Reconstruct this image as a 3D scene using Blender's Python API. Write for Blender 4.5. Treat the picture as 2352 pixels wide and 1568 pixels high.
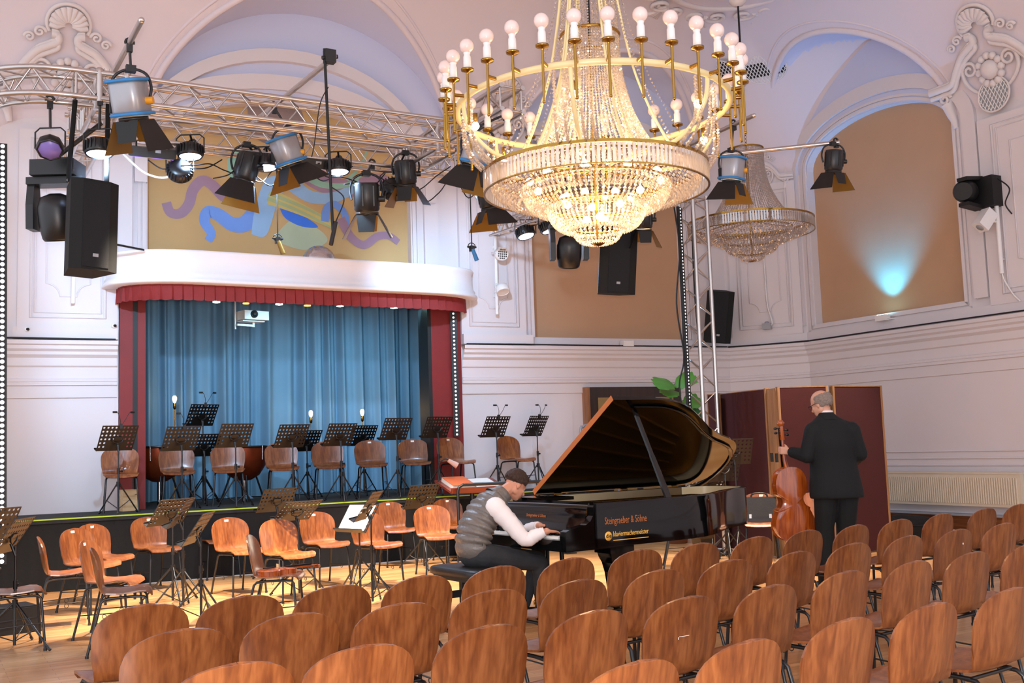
import bpy, bmesh, math, random
from mathutils import Vector, Matrix, Euler
random.seed(7)
PI = math.pi
for o in list(bpy.data.objects): bpy.data.objects.remove(o)
scene = bpy.context.scene
C = scene.collection

# ------------------------------------------------------------------ camera
CX, CY, F, EYE = 1176., 784., 2430., Vector((0, 0, 1.5))
vx = Vector((5500-CX, 880-CY, F)).normalized()
vy = Vector((-200-CX, 1070-CY, F)); vy = (vy - vx*vx.dot(vy)).normalized()
vz = -vx.cross(vy)
if vz.y > 0: vz = -vz
RIGHT = Vector((vx.x, vy.x, vz.x)); DOWN = Vector((vx.y, vy.y, vz.y)); FWD = Vector((vx.z, vy.z, vz.z))
cd = bpy.data.cameras.new('camera'); cam = bpy.data.objects.new('camera', cd); C.objects.link(cam)
cd.sensor_fit = 'HORIZONTAL'; cd.sensor_width = 36; cd.lens = F/2352*36; cd.clip_end = 200; cd.clip_start = .05
m = Matrix((RIGHT, -DOWN, -FWD)).transposed().to_4x4(); m.translation = EYE
cam.matrix_world = m
scene.camera = cam

# ------------------------------------------------------------------ light
w = bpy.data.worlds.new('world'); scene.world = w; w.use_nodes = True
bg = w.node_tree.nodes['Background']; bg.inputs[0].default_value = (.87, .9, 1, 1); bg.inputs[1].default_value = 1.15
scene.view_settings.view_transform = 'Standard'; scene.view_settings.look = 'None'
scene.view_settings.exposure = 0.45; scene.view_settings.gamma = 1; scene.view_settings.use_curve_mapping = False
def light(name, kind, loc, energy, col, size=.1, aim=None, angle=60, blend=.5):
    l = bpy.data.lights.new(name, kind); l.energy = energy; l.color = col
    o = bpy.data.objects.new(name, l); C.objects.link(o); o.location = loc
    if kind == 'AREA': l.size = size
    else: l.shadow_soft_size = size
    if kind == 'SPOT': l.spot_size = math.radians(angle); l.spot_blend = blend
    if aim is not None:
        o.rotation_euler = (Vector(aim)-Vector(loc)).to_track_quat('-Z', 'Y').to_euler()
    return o
# the photographer's flash, on the camera
light('camera_flash', 'POINT', EYE + DOWN*-.16 - FWD*.05, 700, (1, .93, .93), .05)

# ------------------------------------------------------------------ pixel -> place
def ray(x, y): 
    q = (x-CX, y-CY, F)
    return RIGHT*q[0] + DOWN*q[1] + FWD*q[2]
def onz(x, y, z):
    d = ray(x, y); return EYE + d*((z-EYE.z)/d.z)
def onY(x, y, Y):
    d = ray(x, y); return EYE + d*(Y/d.y)
def onX(x, y, X):
    d = ray(x, y); return EYE + d*(X/d.x)
def onplane(x, y, p, n):
    d = ray(x, y); return EYE + d*((Vector(p)-EYE).dot(n)/d.dot(n))
def proj(p):
    q = Vector(p)-EYE; return (CX+F*q.dot(RIGHT)/q.dot(FWD), CY+F*q.dot(DOWN)/q.dot(FWD))

# ------------------------------------------------------------------ materials
MATS = {}
def nmat(name):
    mt = bpy.data.materials.new(name); mt.use_nodes = True
    nt = mt.node_tree; b = nt.nodes['Principled BSDF']; MATS[name] = mt
    return mt, nt, b
def N(nt, t, **kw):
    n = nt.nodes.new(t)
    for k, v in kw.items():
        if k in n.inputs: n.inputs[k].default_value = v
        else: setattr(n, k, v)
    return n
def rgb(h):
    c = [int(h[i:i+2], 16)/255 for i in (0, 2, 4)]
    return tuple(v/12.92 if v <= .04045 else ((v+.055)/1.055)**2.4 for v in c) + (1,)
def simple(name, hexcol, rough=.5, metal=0, noise=.06, scale=8, bump=0, coat=0, spec=.5, bscale=None):
    mt, nt, b = nmat(name)
    c = rgb(hexcol)
    tc = N(nt, 'ShaderNodeTexCoord'); nz = N(nt, 'ShaderNodeTexNoise', Scale=scale, Detail=4.0)
    nt.links.new(tc.outputs['Object'], nz.inputs['Vector'])
    mx = N(nt, 'ShaderNodeMix', data_type='RGBA')
    mx.inputs[6].default_value = tuple(max(0, v*(1-noise)) for v in c[:3])+(1,)
    mx.inputs[7].default_value = tuple(min(1, v*(1+noise)) for v in c[:3])+(1,)
    nt.links.new(nz.outputs[0], mx.inputs[0]); nt.links.new(mx.outputs[2], b.inputs['Base Color'])
    b.inputs['Roughness'].default_value = rough; b.inputs['Metallic'].default_value = metal
    b.inputs['Coat Weight'].default_value = coat; b.inputs['Specular IOR Level'].default_value = spec
    if bump:
        n2 = N(nt, 'ShaderNodeTexNoise', Scale=bscale or scale*8, Detail=5.0)
        nt.links.new(tc.outputs['Object'], n2.inputs['Vector'])
        bp = N(nt, 'ShaderNodeBump', Strength=bump, Distance=.02)
        nt.links.new(n2.outputs[0], bp.inputs['Height']); nt.links.new(bp.outputs[0], b.inputs['Normal'])
    return mt
def emit(name, hexcol, strength, base='000000'):
    mt, nt, b = nmat(name)
    b.inputs['Base Color'].default_value = rgb(base)
    b.inputs['Emission Color'].default_value = rgb(hexcol); b.inputs['Emission Strength'].default_value = strength
    return mt
def wood(name, c1, c2, c3, rough=.28, scale=1.0, axis='Z', vary=.25, coat=.3, spec=.5):
    mt, nt, b = nmat(name)
    tc = N(nt, 'ShaderNodeTexCoord'); oi = N(nt, 'ShaderNodeObjectInfo')
    ad = N(nt, 'ShaderNodeVectorMath', operation='MULTIPLY_ADD')
    cmb = N(nt, 'ShaderNodeCombineXYZ')
    for i in range(3): nt.links.new(oi.outputs['Random'], cmb.inputs[i])
    ad.inputs[1].default_value = (31, 17, 43)
    nt.links.new(cmb.outputs[0], ad.inputs[0]); nt.links.new(tc.outputs['Object'], ad.inputs[2])
    mp = N(nt, 'ShaderNodeMapping')
    s = {'X': (.35, 6, 6), 'Y': (6, .35, 6), 'Z': (6, 6, .35)}[axis]
    mp.inputs['Scale'].default_value = tuple(v*scale for v in s)
    nt.links.new(ad.outputs[0], mp.inputs['Vector'])
    n1 = N(nt, 'ShaderNodeTexNoise', Scale=1.1, Detail=3.0, Distortion=.5)
    n2 = N(nt, 'ShaderNodeTexNoise', Scale=9.0, Detail=6.0, Distortion=.3)
    for n in (n1, n2): nt.links.new(mp.outputs[0], n.inputs['Vector'])
    ml = N(nt, 'ShaderNodeMath', operation='MULTIPLY'); ml.inputs[1].default_value = 9
    fr = N(nt, 'ShaderNodeMath', operation='PINGPONG'); fr.inputs[1].default_value = 1
    nt.links.new(n1.outputs[0], ml.inputs[0]); nt.links.new(ml.outputs[0], fr.inputs[0])
    a2 = N(nt, 'ShaderNodeMath', operation='MULTIPLY_ADD'); a2.inputs[1].default_value = .35
    nt.links.new(fr.outputs[0], a2.inputs[0]); nt.links.new(n2.outputs[0], a2.inputs[2])
    cr = N(nt, 'ShaderNodeValToRGB')
    e = cr.color_ramp.elements; e[0].position = .28; e[0].color = rgb(c1); e[1].position = .95; e[1].color = rgb(c3)
    k = e.new(.6); k.color = rgb(c2)
    nt.links.new(a2.outputs[0], cr.inputs[0])
    hs = N(nt, 'ShaderNodeHueSaturation')
    mr = N(nt, 'ShaderNodeMapRange'); mr.inputs[3].default_value = 1-vary; mr.inputs[4].default_value = 1+vary*.7
    nt.links.new(oi.outputs['Random'], mr.inputs[0]); nt.links.new(mr.outputs[0], hs.inputs['Value'])
    nt.links.new(cr.outputs[0], hs.inputs['Color']); nt.links.new(hs.outputs[0], b.inputs['Base Color'])
    b.inputs['Roughness'].default_value = rough; b.inputs['Coat Weight'].default_value = coat; b.inputs['Coat Roughness'].default_value = .2
    b.inputs['Specular IOR Level'].default_value = spec
    return mt
plaster = simple('wall_plaster', 'D6D0D2', .85, noise=.03, scale=1.5, bump=.03)
vault_m = simple('vault_paint', 'D6CDD2', .9, noise=.025, scale=.8, bump=.02)
lun_m = simple('lunette_paint', 'C6CBE2', .9, noise=.025, scale=.8, bump=.02)
stucco = simple('stucco_white', 'DAD2D0', .8, noise=.04, scale=6, bump=.06)
brown_panel = simple('brown_acoustic_panel', 'BA9676', .95, noise=.05, scale=2.5, bump=.1, bscale=120)
canopy_m = simple('canopy_white', 'E6E2E4', .55, noise=.02)
red_paint = simple('red_frame_paint', '7A1614', .6, noise=.12, bump=.05)
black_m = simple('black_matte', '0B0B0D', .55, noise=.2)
black_fab = simple('black_cloth', '0A0A0C', .9, noise=.3, bump=.2, bscale=30)
dark_metal = simple('black_powder_coat', '101012', .38, noise=.15, spec=.6)
chrome = simple('polished_aluminium', 'D8D4D2', .2, 1, noise=.05)
chrome_m = chrome
stage_floor = simple('stage_carpet', '26282A', .95, noise=.25, scale=20, bump=.2)
lime = simple('lime_tape', 'A8C83A', .6)
white_pl = simple('white_plastic', 'E4E2E0', .4)
grey_pl = simple('grey_plastic', '9A9CA0', .5)
brass = simple('brass', 'A8803C', .22, 1, noise=.06)
gold_l = simple('barndoor_gold', '8A6A2C', .45, .55, noise=.1)
cream_en = simple('cream_enamel', 'E6D5A0', .3, noise=.03)
chair_wood = wood('chair_plywood', '5A2D15', '77411E', '91572E', .32, 1.0, 'Z', .16, .35)
# ------------------------------------------------------------------ mesh helpers
def basis(d):
    d = d.normalized(); u = d.cross(Vector((0, 0, 1)))
    if u.length < 1e-4: u = Vector((1, 0, 0))
    u.normalize(); return u, d.cross(u)
class MB:
    def __init__(s): s.v = []; s.f = []; s.fl = []
    def add(s, vs, fs, flat=False):
        o = len(s.v); s.v += [Vector(p) for p in vs]
        for f in fs: s.f.append([i+o for i in f]); s.fl.append(flat)
        return s
    def box(s, c, size, rot=None, taper=1):
        hx, hy, hz = [q/2 for q in size]; vs = []
        for z in (-1, 1):
            k = taper if z > 0 else 1
            for x, y in ((-1, -1), (1, -1), (1, 1), (-1, 1)): vs.append(Vector((x*hx*k, y*hy*k, z*hz)))
        if rot is not None:
            R = rot if isinstance(rot, Matrix) else Euler(rot).to_matrix()
            vs = [R @ p for p in vs]
        c = Vector(c); vs = [p+c for p in vs]
        return s.add(vs, [(3, 2, 1, 0), (4, 5, 6, 7), (0, 1, 5, 4), (1, 2, 6, 5), (2, 3, 7, 6), (3, 0, 4, 7)], True)
    def tube(s, p, q, r, n=8, r2=None, cap=True):
        p = Vector(p); q = Vector(q); r2 = r if r2 is None else r2
        u, w = basis(q-p); vs = []
        for a, b, rr in ((0, p, r), (1, q, r2)):
            for i in range(n):
                t = 2*PI*i/n; vs.append(b + u*(math.cos(t)*rr) + w*(math.sin(t)*rr))
        s.add(vs, [(i, (i+1) % n, n+(i+1) % n, n+i) for i in range(n)])
        if cap: s.add(vs, [tuple(range(n-1, -1, -1)), tuple(range(n, 2*n))], True)
        return s
    def path(s, pts, r, n=6, closed=False, cap=True, sx=1, sy=1):
        pts = [Vector(p) for p in pts]; m = len(pts); vs = []; pu = None
        rs = r if isinstance(r, (list, tuple)) else [r]*m
        for k in range(m):
            if closed: d = pts[(k+1) % m]-pts[k-1]
            else: d = pts[min(k+1, m-1)]-pts[max(k-1, 0)]
            if d.length < 1e-9: d = Vector((0, 0, 1))
            d.normalize()
            if pu is None: u, w = basis(d)
            else:
                u = pu - d*pu.dot(d)
                if u.length < 1e-5: u, w = basis(d)
                u.normalize(); w = d.cross(u)
            pu = u
            for i in range(n):
                t = 2*PI*i/n; vs.append(pts[k] + u*(math.cos(t)*rs[k]*sx) + w*(math.sin(t)*rs[k]*sy))
        fs = []
        for k in range(m if closed else m-1):
            a = k*n; b = ((k+1) % m)*n
            fs += [(a+i, a+(i+1) % n, b+(i+1) % n, b+i) for i in range(n)]
        s.add(vs, fs)
        if cap and not closed: s.add(vs, [tuple(range(n-1, -1, -1)), tuple(range((m-1)*n, m*n))], True)
        return s
    def lathe(s, prof, n=24, c=(0, 0, 0), rot=None, sx=1, sy=1):
        c = Vector(c); vs = []
        R = None if rot is None else (rot if isinstance(rot, Matrix) else Euler(rot).to_matrix())
        for r, z in prof:
            for i in range(n):
                t = 2*PI*i/n; p = Vector((r*math.cos(t)*sx, r*math.sin(t)*sy, z)); vs.append((R @ p if R else p)+c)
        fs = []
        for k in range(len(prof)-1):
            fs += [(k*n+i, k*n+(i+1) % n, (k+1)*n+(i+1) % n, (k+1)*n+i) for i in range(n)]
        s.add(vs, fs)
        if prof[0][0] > 1e-5: s.add(vs, [tuple(range(n-1, -1, -1))], True)
        if prof[-1][0] > 1e-5: s.add(vs, [tuple(range((len(prof)-1)*n, len(prof)*n))], True)
        return s
    def sphere(s, c, r, n=12, m=8, sc=(1, 1, 1), rot=None):
        c = Vector(c); vs = []; fs = []
        R = None if rot is None else (rot if isinstance(rot, Matrix) else Euler(rot).to_matrix())
        for j in range(m+1):
            a = PI*j/m
            for i in range(n):
                t = 2*PI*i/n; p = Vector((r*sc[0]*math.sin(a)*math.cos(t), r*sc[1]*math.sin(a)*math.sin(t), r*sc[2]*math.cos(a)))
                vs.append((R @ p if R else p)+c)
        for j in range(m): fs += [(j*n+i, (j+1)*n+i, (j+1)*n+(i+1) % n, j*n+(i+1) % n) for i in range(n)]
        return s.add(vs, fs)
    def grid(s, P, closed_u=False, flat=False):
        m = len(P); n = len(P[0]); vs = [p for r in P for p in r]; fs = []
        for j in range(m-1):
            for i in range(n if closed_u else n-1): fs.append((j*n+i, j*n+(i+1) % n, (j+1)*n+(i+1) % n, (j+1)*n+i))
        return s.add(vs, fs, flat)
    def gridsolid(s, P, th):
        m = len(P); n = len(P[0]); Q = []
        for j in range(m):
            r = []
            for i in range(n):
                a = P[min(j+1, m-1)][i]-P[max(j-1, 0)][i]; b = P[j][min(i+1, n-1)]-P[j][max(i-1, 0)]
                nn = a.cross(b)
                r.append(nn.normalized() if nn.length > 1e-9 else None)
            Q.append(r)
        for j in range(m):
            for i in range(n):
                if Q[j][i] is None: Q[j][i] = Q[j-1 if j else 1][i] or Vector((0, 1, 0))
        A = [[P[j][i]+Q[j][i]*th/2 for i in range(n)] for j in range(m)]
        B = [[P[j][i]-Q[j][i]*th/2 for i in range(n)] for j in range(m)]
        s.grid(A); s.grid([list(reversed(r)) for r in B])
        for e0, e1 in ((A[0], B[0]), (B[-1], A[-1]), ([r[-1] for r in A], [r[-1] for r in B]), ([r[0] for r in B], [r[0] for r in A])):
            s.grid([e0, e1], flat=True)
        return s
    def prism(s, poly, fr, h0, h1):
        """poly: list of (a,b); fr(a,b,h)->Vector"""
        n = len(poly); vs = [fr(a, b, h0) for a, b in poly]+[fr(a, b, h1) for a, b in poly]
        s.add(vs, [(i, (i+1) % n, n+(i+1) % n, n+i) for i in range(n)], True)
        s.add(vs, [tuple(range(n-1, -1, -1)), tuple(range(n, 2*n))], True)
        return s
    def xform(s, M):
        s.v = [M @ p for p in s.v]; return s
    def build(s, name, mat, parent=None, world=False, fixn=True, smooth=True):
        me = bpy.data.meshes.new(name)
        vs = s.v
        if world and parent is not None:
            Mi = pmat(parent).inverted(); vs = [Mi @ p for p in vs]
        me.from_pydata([tuple(p) for p in vs], [], s.f)
        me.update()
        if fixn:
            bm = bmesh.new(); bm.from_mesh(me); bmesh.ops.recalc_face_normals(bm, faces=bm.faces); bm.to_mesh(me); bm.free()
        fl = s.fl
        for i, p in enumerate(me.polygons): p.use_smooth = smooth and not (fl[i] if i < len(fl) else False)
        for mm in (mat if isinstance(mat, (list, tuple)) else [mat]): me.materials.append(mm)
        o = bpy.data.objects.new(name, me); C.objects.link(o)
        if parent is not None: o.parent = parent
        return o
def pmat(o):
    M = Matrix.LocRotScale(o.location, o.rotation_euler, o.scale)
    return pmat(o.parent) @ M if o.parent else M
def tag(o, label, cat, group=None):
    o['label'] = label; o['category'] = cat
    if group: o['group'] = group
    return o
def thing(name, label, cat, loc=(0, 0, 0), rotz=0, group=None):
    o = bpy.data.objects.new(name, None); C.objects.link(o); o.empty_display_size = .05
    o.location = loc; o.rotation_euler = (0, 0, rotz)
    return tag(o, label, cat, group)
def struct(name, mb, mat, parent=None, **kw):
    o = mb.build(name, mat, parent, **kw)
    if parent is None: o['kind'] = 'structure'
    return o
def dup(root, loc, rotz, label=None, group=None):
    r = root.copy(); C.objects.link(r); r.location = loc; r.rotation_euler = (0, 0, rotz)
    if label: r['label'] = label
    if group: r['group'] = group
    for ch in list(root.children):
        c = ch.copy(); C.objects.link(c); c.parent = r
        for g in ch.children:
            d = g.copy(); C.objects.link(d); d.parent = c
    return r
V = Vector

# ------------------------------------------------------------------ walls
class Wall:
    def __init__(s, p, q):
        s.p = V((p[0], p[1], 0)); s.d = V((q[0]-p[0], q[1]-p[1], 0)); s.L = s.d.length; s.d.normalize()
        s.n = V((s.d.y, -s.d.x, 0))          # into the room
        if s.n.dot(V((5, 6, 0))-s.p) < 0: s.n = -s.n
    def at(s, u, z, off=0): return s.p + s.d*u + s.n*off + V((0, 0, z))
    def px(s, x, y, off=0):
        P = onplane(x, y, s.p+s.n*off, s.n); return ((P-s.p).dot(s.d), P.z)
    def t(s, P): return (P-s.p).dot(s.n)
    def u(s, P): return (P-s.p).dot(s.d)
kx = (13.975-14.75)/(12.176-1)
WB = Wall((-5, 14.75+kx*-6), (12.176, 13.975)); UB = lambda u: u + (WB.u(V((1, 14.75, 0))))
WC = Wall((12.176, 13.975), (12.9, 12.8))
WR = Wall((12.9, 12.8), (12.94, -1.5))
U0 = UB(0)
from mathutils.geometry import tessellate_polygon
def polyface(mb, wall, outer, holes=(), off=0):
    loops = [[V((u, z, 0)) for u, z in outer]] + [[V((u, z, 0)) for u, z in h] for h in holes]
    pts = [p for l in loops for p in l]
    tri = tessellate_polygon(loops)
    mb.add([wall.at(p.x, p.y, off) for p in pts], [tuple(t) for t in tri], True)
def arch(uc, w, z0, zs, rise, n=28):
    pts = [(uc-w, z0)]
    for i in range(n+1):
        a = PI - PI*i/n; pts.append((uc+w*math.cos(a), zs+rise*math.sin(a)))
    pts.append((uc+w, z0)); return pts
def band(mb, wall, pin, pout, o0, o1):
    n = len(pin); vs = []
    for k in range(n):
        vs += [wall.at(*pin[k], o0), wall.at(*pin[k], o1), wall.at(*pout[k], o1), wall.at(*pout[k], o0)]
    fs = []
    for k in range(n-1):
        for j in range(4): fs.append((k*4+j, k*4+(j+1) % 4, (k+1)*4+(j+1) % 4, (k+1)*4+j))
    mb.add(vs, fs, True)
def niche(wall, num, uc, w, z0, zs, rise, depth=.16, bottom=True):
    a = arch(uc, w, z0, zs, rise)
    m = MB(); n = len(a)
    for k in range(n-1): m.add([wall.at(*a[k], 0), wall.at(*a[k+1], 0), wall.at(*a[k+1], -depth), wall.at(*a[k], -depth)], [(0, 1, 2, 3)])
    m.add([wall.at(*a[0], 0), wall.at(*a[-1], 0), wall.at(*a[-1], -depth), wall.at(*a[0], -depth)], [(0, 1, 2, 3)])
    struct('trim_%d' % num, m, plaster)
    for i, (o1, o2, h) in enumerate(((.02, .07, .03), (.09, .13, .02), (.2, .42, .06))):
        m = MB(); z1 = z0 - (o1 if bottom else 0); z2 = z0-(o2 if bottom else 0)
        band(m, wall, arch(uc, w+o1, z1 if o2 < .15 else z0, zs, rise+o1), arch(uc, w+o2, z2 if o2 < .15 else z0, zs, rise+o2), -.002, h)
        if bottom and o2 < .15: m.box((0, 0, 0), (1, 1, 1)) if False else band(m, wall, [(uc-w-o2, z1), (uc+w+o2, z1)], [(uc-w-o2, z2), (uc+w+o2, z2)], -.002, h)
        struct('trim_%d' % (num+1+i), m, plaster)
    return a
def panel_face(wall, a, depth, name, mat, label, cat):
    m = MB(); polyface(m, wall, a, off=-depth+.004)
    return m
ZS, ZC, TC = 5.8, 8.1, 2.2
# back wall openings
S0, S1 = WB.px(272, 900)[0], WB.px(1058, 900)[0]
pc, pw = U0+3.57, 1.885
nb = arch(pc, pw, 4.15, 5.6, .91)
n2c = U0+8.92; n2 = arch(n2c, 1.43, 3.19, 5.9, .62)
m = MB()
polyface(m, WB, [(0, 0), (S0, 0), (S0, 3.95), (S1, 3.95), (S1, 0), (WB.L, 0), (WB.L, 8.3), (0, 8.3)], [nb, n2])
struct('wall_back', m, plaster)
m = MB(); polyface(m, WC, [(0, 0), (WC.L, 0), (WC.L, 8.3), (0, 8.3)]); struct('wall_corner', m, plaster)
yc = lambda Y: WR.u(V((12.93, Y, 0)))
nrc = yc(11.2); nr = arch(nrc, 1.42, 3.33, 5.9, .63)
m = MB(); polyface(m, WR, [(0, 0), (WR.L, 0), (WR.L, 8.3), (0, 8.3)], [nr]); struct('wall_right', m, plaster)
niche(WB, 1, pc, pw, 4.15, 5.6, .91, bottom=False); niche(WB, 5, n2c, 1.43, 3.19, 5.9, .62, bottom=False); niche(WR, 9, nrc, 1.42, 3.33, 5.9, .63)
# brown panels in the niches
for wl, a, nm, lb in ((WB, n2, 'acoustic_panel', 'tan arched acoustic panel on the wall behind the tall black loudspeakers'), (WR, nr, 'acoustic_panel', 'tan arched acoustic panel washed by the cyan uplight')):
    mm = MB(); polyface(mm, wl, a, off=-.15); o = mm.build(nm, brown_panel); tag(o, lb, 'wall panel')
# lunette crescents on the walls, outer arch bands
def crescent(wall, uc, w, h, wi, hi, num, zi, ui):
    n = 40; m = MB(); O = [(uc+w*math.cos(PI-PI*i/n), ZS+h*math.sin(PI*i/n)) for i in range(n+1)]
    I = [(ui+wi*math.cos(PI-PI*i/n), zi+hi*math.sin(PI*i/n)) for i in range(n+1)]
    for k in range(n): m.add([wall.at(*O[k], .006), wall.at(*O[k+1], .006), wall.at(*I[k+1], .006), wall.at(*I[k], .006)], [(0, 1, 2, 3)], True)
    struct('trim_%d' % num, m, lun_m)
LUN = [(WB, U0+3.9, 2.3, 2.1), (WB, U0+8.95, 1.9, 1.9), (WR, yc(11.6), 1.9, 1.9)]
crescent(WB, U0+3.9, 2.3, 2.1, pw, .91, 13, 5.6, pc); crescent(WB, U0+8.95, 1.9, 1.9, 1.45, .62, 14, 5.9, n2c); crescent(WR, yc(11.6), 1.9, 1.9, 1.42, .63, 15, 5.9, nrc)
m = MB(); band(m, WB, arch(pc+.1, 2.0, 5.2, 5.65, 1.48), arch(pc+.1, 2.16, 5.2, 5.65, 1.66), -.01, .10); struct('trim_16', m, plaster)
# ceiling: cloister vault with lunettes
def cove(t):
    k = 1-min(max(t, 0), TC)/TC; return ZS+(ZC-ZS)*math.sqrt(max(0, 1-k*k))
def cove_t(z):
    k = (z-ZS)/(ZC-ZS); return TC*(1-math.sqrt(max(0, 1-k*k)))
def ceil_z(P):
    z = 99; lun = False
    for wl in (WB, WC, WR):
        zz = cove(wl.t(P)); ll = False
        for w2, uc, w_, h_ in LUN:
            if w2 is wl:
                e = (wl.u(P)-uc)/w_
                if abs(e) < 1:
                    zl = ZS+h_*math.sqrt(1-e*e)
                    if zl > zz: zz = zl; ll = True
        if zz < z: z = zz; lun = ll
    return z, lun
m = MB(); x0, x1, y0, y1, st = -5, 13.0, -1.5, 15.2, .06
nx = int((x1-x0)/st); ny = int((y1-y0)/st); idx = {}; lunf = []
zz = {}
for j in range(ny+1):
    for i in range(nx+1):
        P = V((x0+i*st, y0+j*st, 0)); ok = all(wl.t(P) > -.08 for wl in (WB, WC, WR))
        if ok:
            z, l = ceil_z(P); idx[(i, j)] = len(m.v); m.v.append(V((P.x, P.y, z))); zz[(i, j)] = l
for j in range(ny):
    for i in range(nx):
        k = [(i, j), (i+1, j), (i+1, j+1), (i, j+1)]
        if all(q in idx for q in k): m.f.append([idx[q] for q in k]); m.fl.append(False); lunf.append(sum(zz[q] for q in k) >= 2)
co = struct('ceiling', m, [vault_m, lun_m], fixn=False)
for p, l in zip(co.data.polygons, lunf): p.material_index = 1 if l else 0
num = 17
for wl, uc, w_, h_ in LUN:
    for off, r in ((0, .05), (.12, .022)):
        pts = []
        for i in range(61):
            a = PI*i/60; z = ZS+(h_+off)*math.sin(a); u = uc-(w_+off)*math.cos(a); z = min(z, ZC-.02)
            P = wl.at(u, z, cove_t(z)-.01)
            if all(q.t(P) > -.02 for q in (WB, WC, WR)) and ceil_z(V((P.x, P.y, 0)))[0] > z-.14: pts.append(P)
        m = MB(); m.path(pts, r, 8); struct('trim_%d' % num, m, vault_m); num += 1
# cornice
prof = [(0, 3.04), (.17, 3.04), (.17, 2.99), (.14, 2.975), (.14, 2.93), (.105, 2.90), (.105, 2.86), (.06, 2.82), (.055, 2.72), (.03, 2.70), (.03, 2.56), (.05, 2.55), (.05, 2.52), (.04, 2.51), (.05, 2.50), (.05, 2.47), (.022, 2.46), (.022, 2.31), (0, 2.30)]
def cornice(pts, num):
    m = MB(); n = len(pts); P = []
    for k in range(n):
        q = pts[k]; ds = []
        if k: ds.append((pts[k]-pts[k-1]).normalized())
        if k < n-1: ds.append((pts[k+1]-pts[k]).normalized())
        ns = [V((d.y, -d.x, 0)) for d in ds]; nn = sum(ns, V()).normalized(); nn /= nn.dot(ns[0])
        P.append([q+nn*o+V((0, 0, z)) for o, z in prof])
    m.grid(P, flat=True); struct('trim_%d' % num, m, plaster)
cornice([WB.at(0, 0), WB.at(S0-.02, 0)], 30); cornice([WB.at(S1+.02, 0), WB.at(WB.L, 0), WC.at(WC.L, 0), WR.at(WR.L, 0)], 31)
# pedestal band above the cornice
def pedestal(wl, u0, u1, num, out=.1, z0=3.06, z1=3.21):
    m = MB(); c = wl.at((u0+u1)/2, (z0+z1)/2, out/2)
    m.box(c, (u1-u0, out, z1-z0), Matrix((wl.d, -wl.n, V((0, 0, 1)))).transposed()); struct('trim_%d' % num, m, plaster)
# pilasters with moulded panels
def pilaster(wl, u0, u1, num, out=.07, notch=True, z0=3.2, z1=5.8):
    R = Matrix((wl.d, -wl.n, V((0, 0, 1)))).transposed()
    m = MB(); m.box(wl.at((u0+u1)/2, (z0+z1)/2, out/2), (u1-u0, out, z1-z0), R); pl = struct('trim_%d' % num, m, plaster)
    W = u1-u0
    def rectpath(du, za, zb, r, nt=0):
        a, b = u0+du, u1-du; pts = []
        if nt:
            for (cu, cz, sgn) in ((a, za, 1), (b, za, -1)):
                arc = [(cu+sgn*nt*math.cos(t), cz+nt*math.sin(t)) for t in [PI/2*(1-i/6) for i in range(7)]]
                pts += arc if sgn > 0 else arc[::-1]
            pts += [(b, zb), (a, zb)]
        else: pts = [(a, za), (b, za), (b, zb), (a, zb)]
        mm = MB(); mm.path([wl.at(u, z, out+.004) for u, z in pts], r, 6, closed=True); mm.build('moulding', plaster, pl)
    rectpath(W*.13, z0+.14, z1-.12, .022); rectpath(W*.17, z0+.2, z1-.18, .014)
    if notch: rectpath(W*.28, z0+.42, z1-.4, .012, .16)
    return pl
bl0, bl1 = WB.px(40, 650)[0], S0-.02
pilaster(WB, bl0, bl1, 32); pedestal(WB, bl0-.05, bl1, 33, .12)
br0, br1 = S1+.02, WB.px(1203, 700)[0]
pilaster(WB, br0, br1, 34); pedestal(WB, br0, br1+.08, 35, .14)
pedestal(WB, br1+.08, WB.L, 36, .05, 3.06, 3.17); pedestal(WB, 0, bl0-.05, 37, .05)
pilaster(WC, .1, WC.L-.08, 38, .05); pedestal(WC, 0, WC.L, 39, .05)
pedestal(WR, 0, WR.L, 40, .05)
pilaster(WR, yc(9.33), yc(7.6), 41, .06)
pilaster(WB, 0.3, bl0-.35, 42, .05, False)
# dado on the right wall
m = MB()
for z in (1.02, 1.12, 1.22): m.tube(WR.at(0, z, .006), WR.at(WR.L, z, .006), .012, 6)
struct('trim_43', m, plaster)
base_wood = wood('baseboard_wood', '5A2E16', '74401E', '8A5028', .4, .8, 'Y', 0)
m = MB(); m.box((12.88, 5.6, .16), (.08, 14.3, .32)); struct('baseboard_right', m, base_wood)
m = MB(); m.box((12.85, 5.6, .335), (.13, 14.3, .03)); struct('trim_44', m, grey_pl)
# floor
mt, nt, b = nmat('parquet'); 
tc = N(nt, 'ShaderNodeTexCoord'); mp = N(nt, 'ShaderNodeMapping'); mp.inputs['Rotation'].default_value = (0, 0, .0)
nt.links.new(tc.outputs['Object'], mp.inputs[0])
bk = N(nt, 'ShaderNodeTexBrick', Scale=1.0); bk.inputs['Brick Width'].default_value = .6; bk.inputs['Row Height'].default_value = .09; bk.inputs['Mortar Size'].default_value = .0015
bk.inputs['Color1'].default_value = rgb('C8925E'); bk.inputs['Color2'].default_value = rgb('DCAC78'); bk.inputs['Mortar'].default_value = rgb('8A5630')
nt.links.new(mp.outputs[0], bk.inputs['Vector'])
m2 = N(nt, 'ShaderNodeMapping'); m2.inputs['Scale'].default_value = (1.2, 14, 1); nt.links.new(tc.outputs['Object'], m2.inputs[0])
nz = N(nt, 'ShaderNodeTexNoise', Scale=1.3, Detail=6.0, Distortion=.4); nt.links.new(m2.outputs[0], nz.inputs['Vector'])
mx = N(nt, 'ShaderNodeMix', data_type='RGBA', blend_type='MULTIPLY'); mx.inputs[0].default_value = .55
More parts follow.
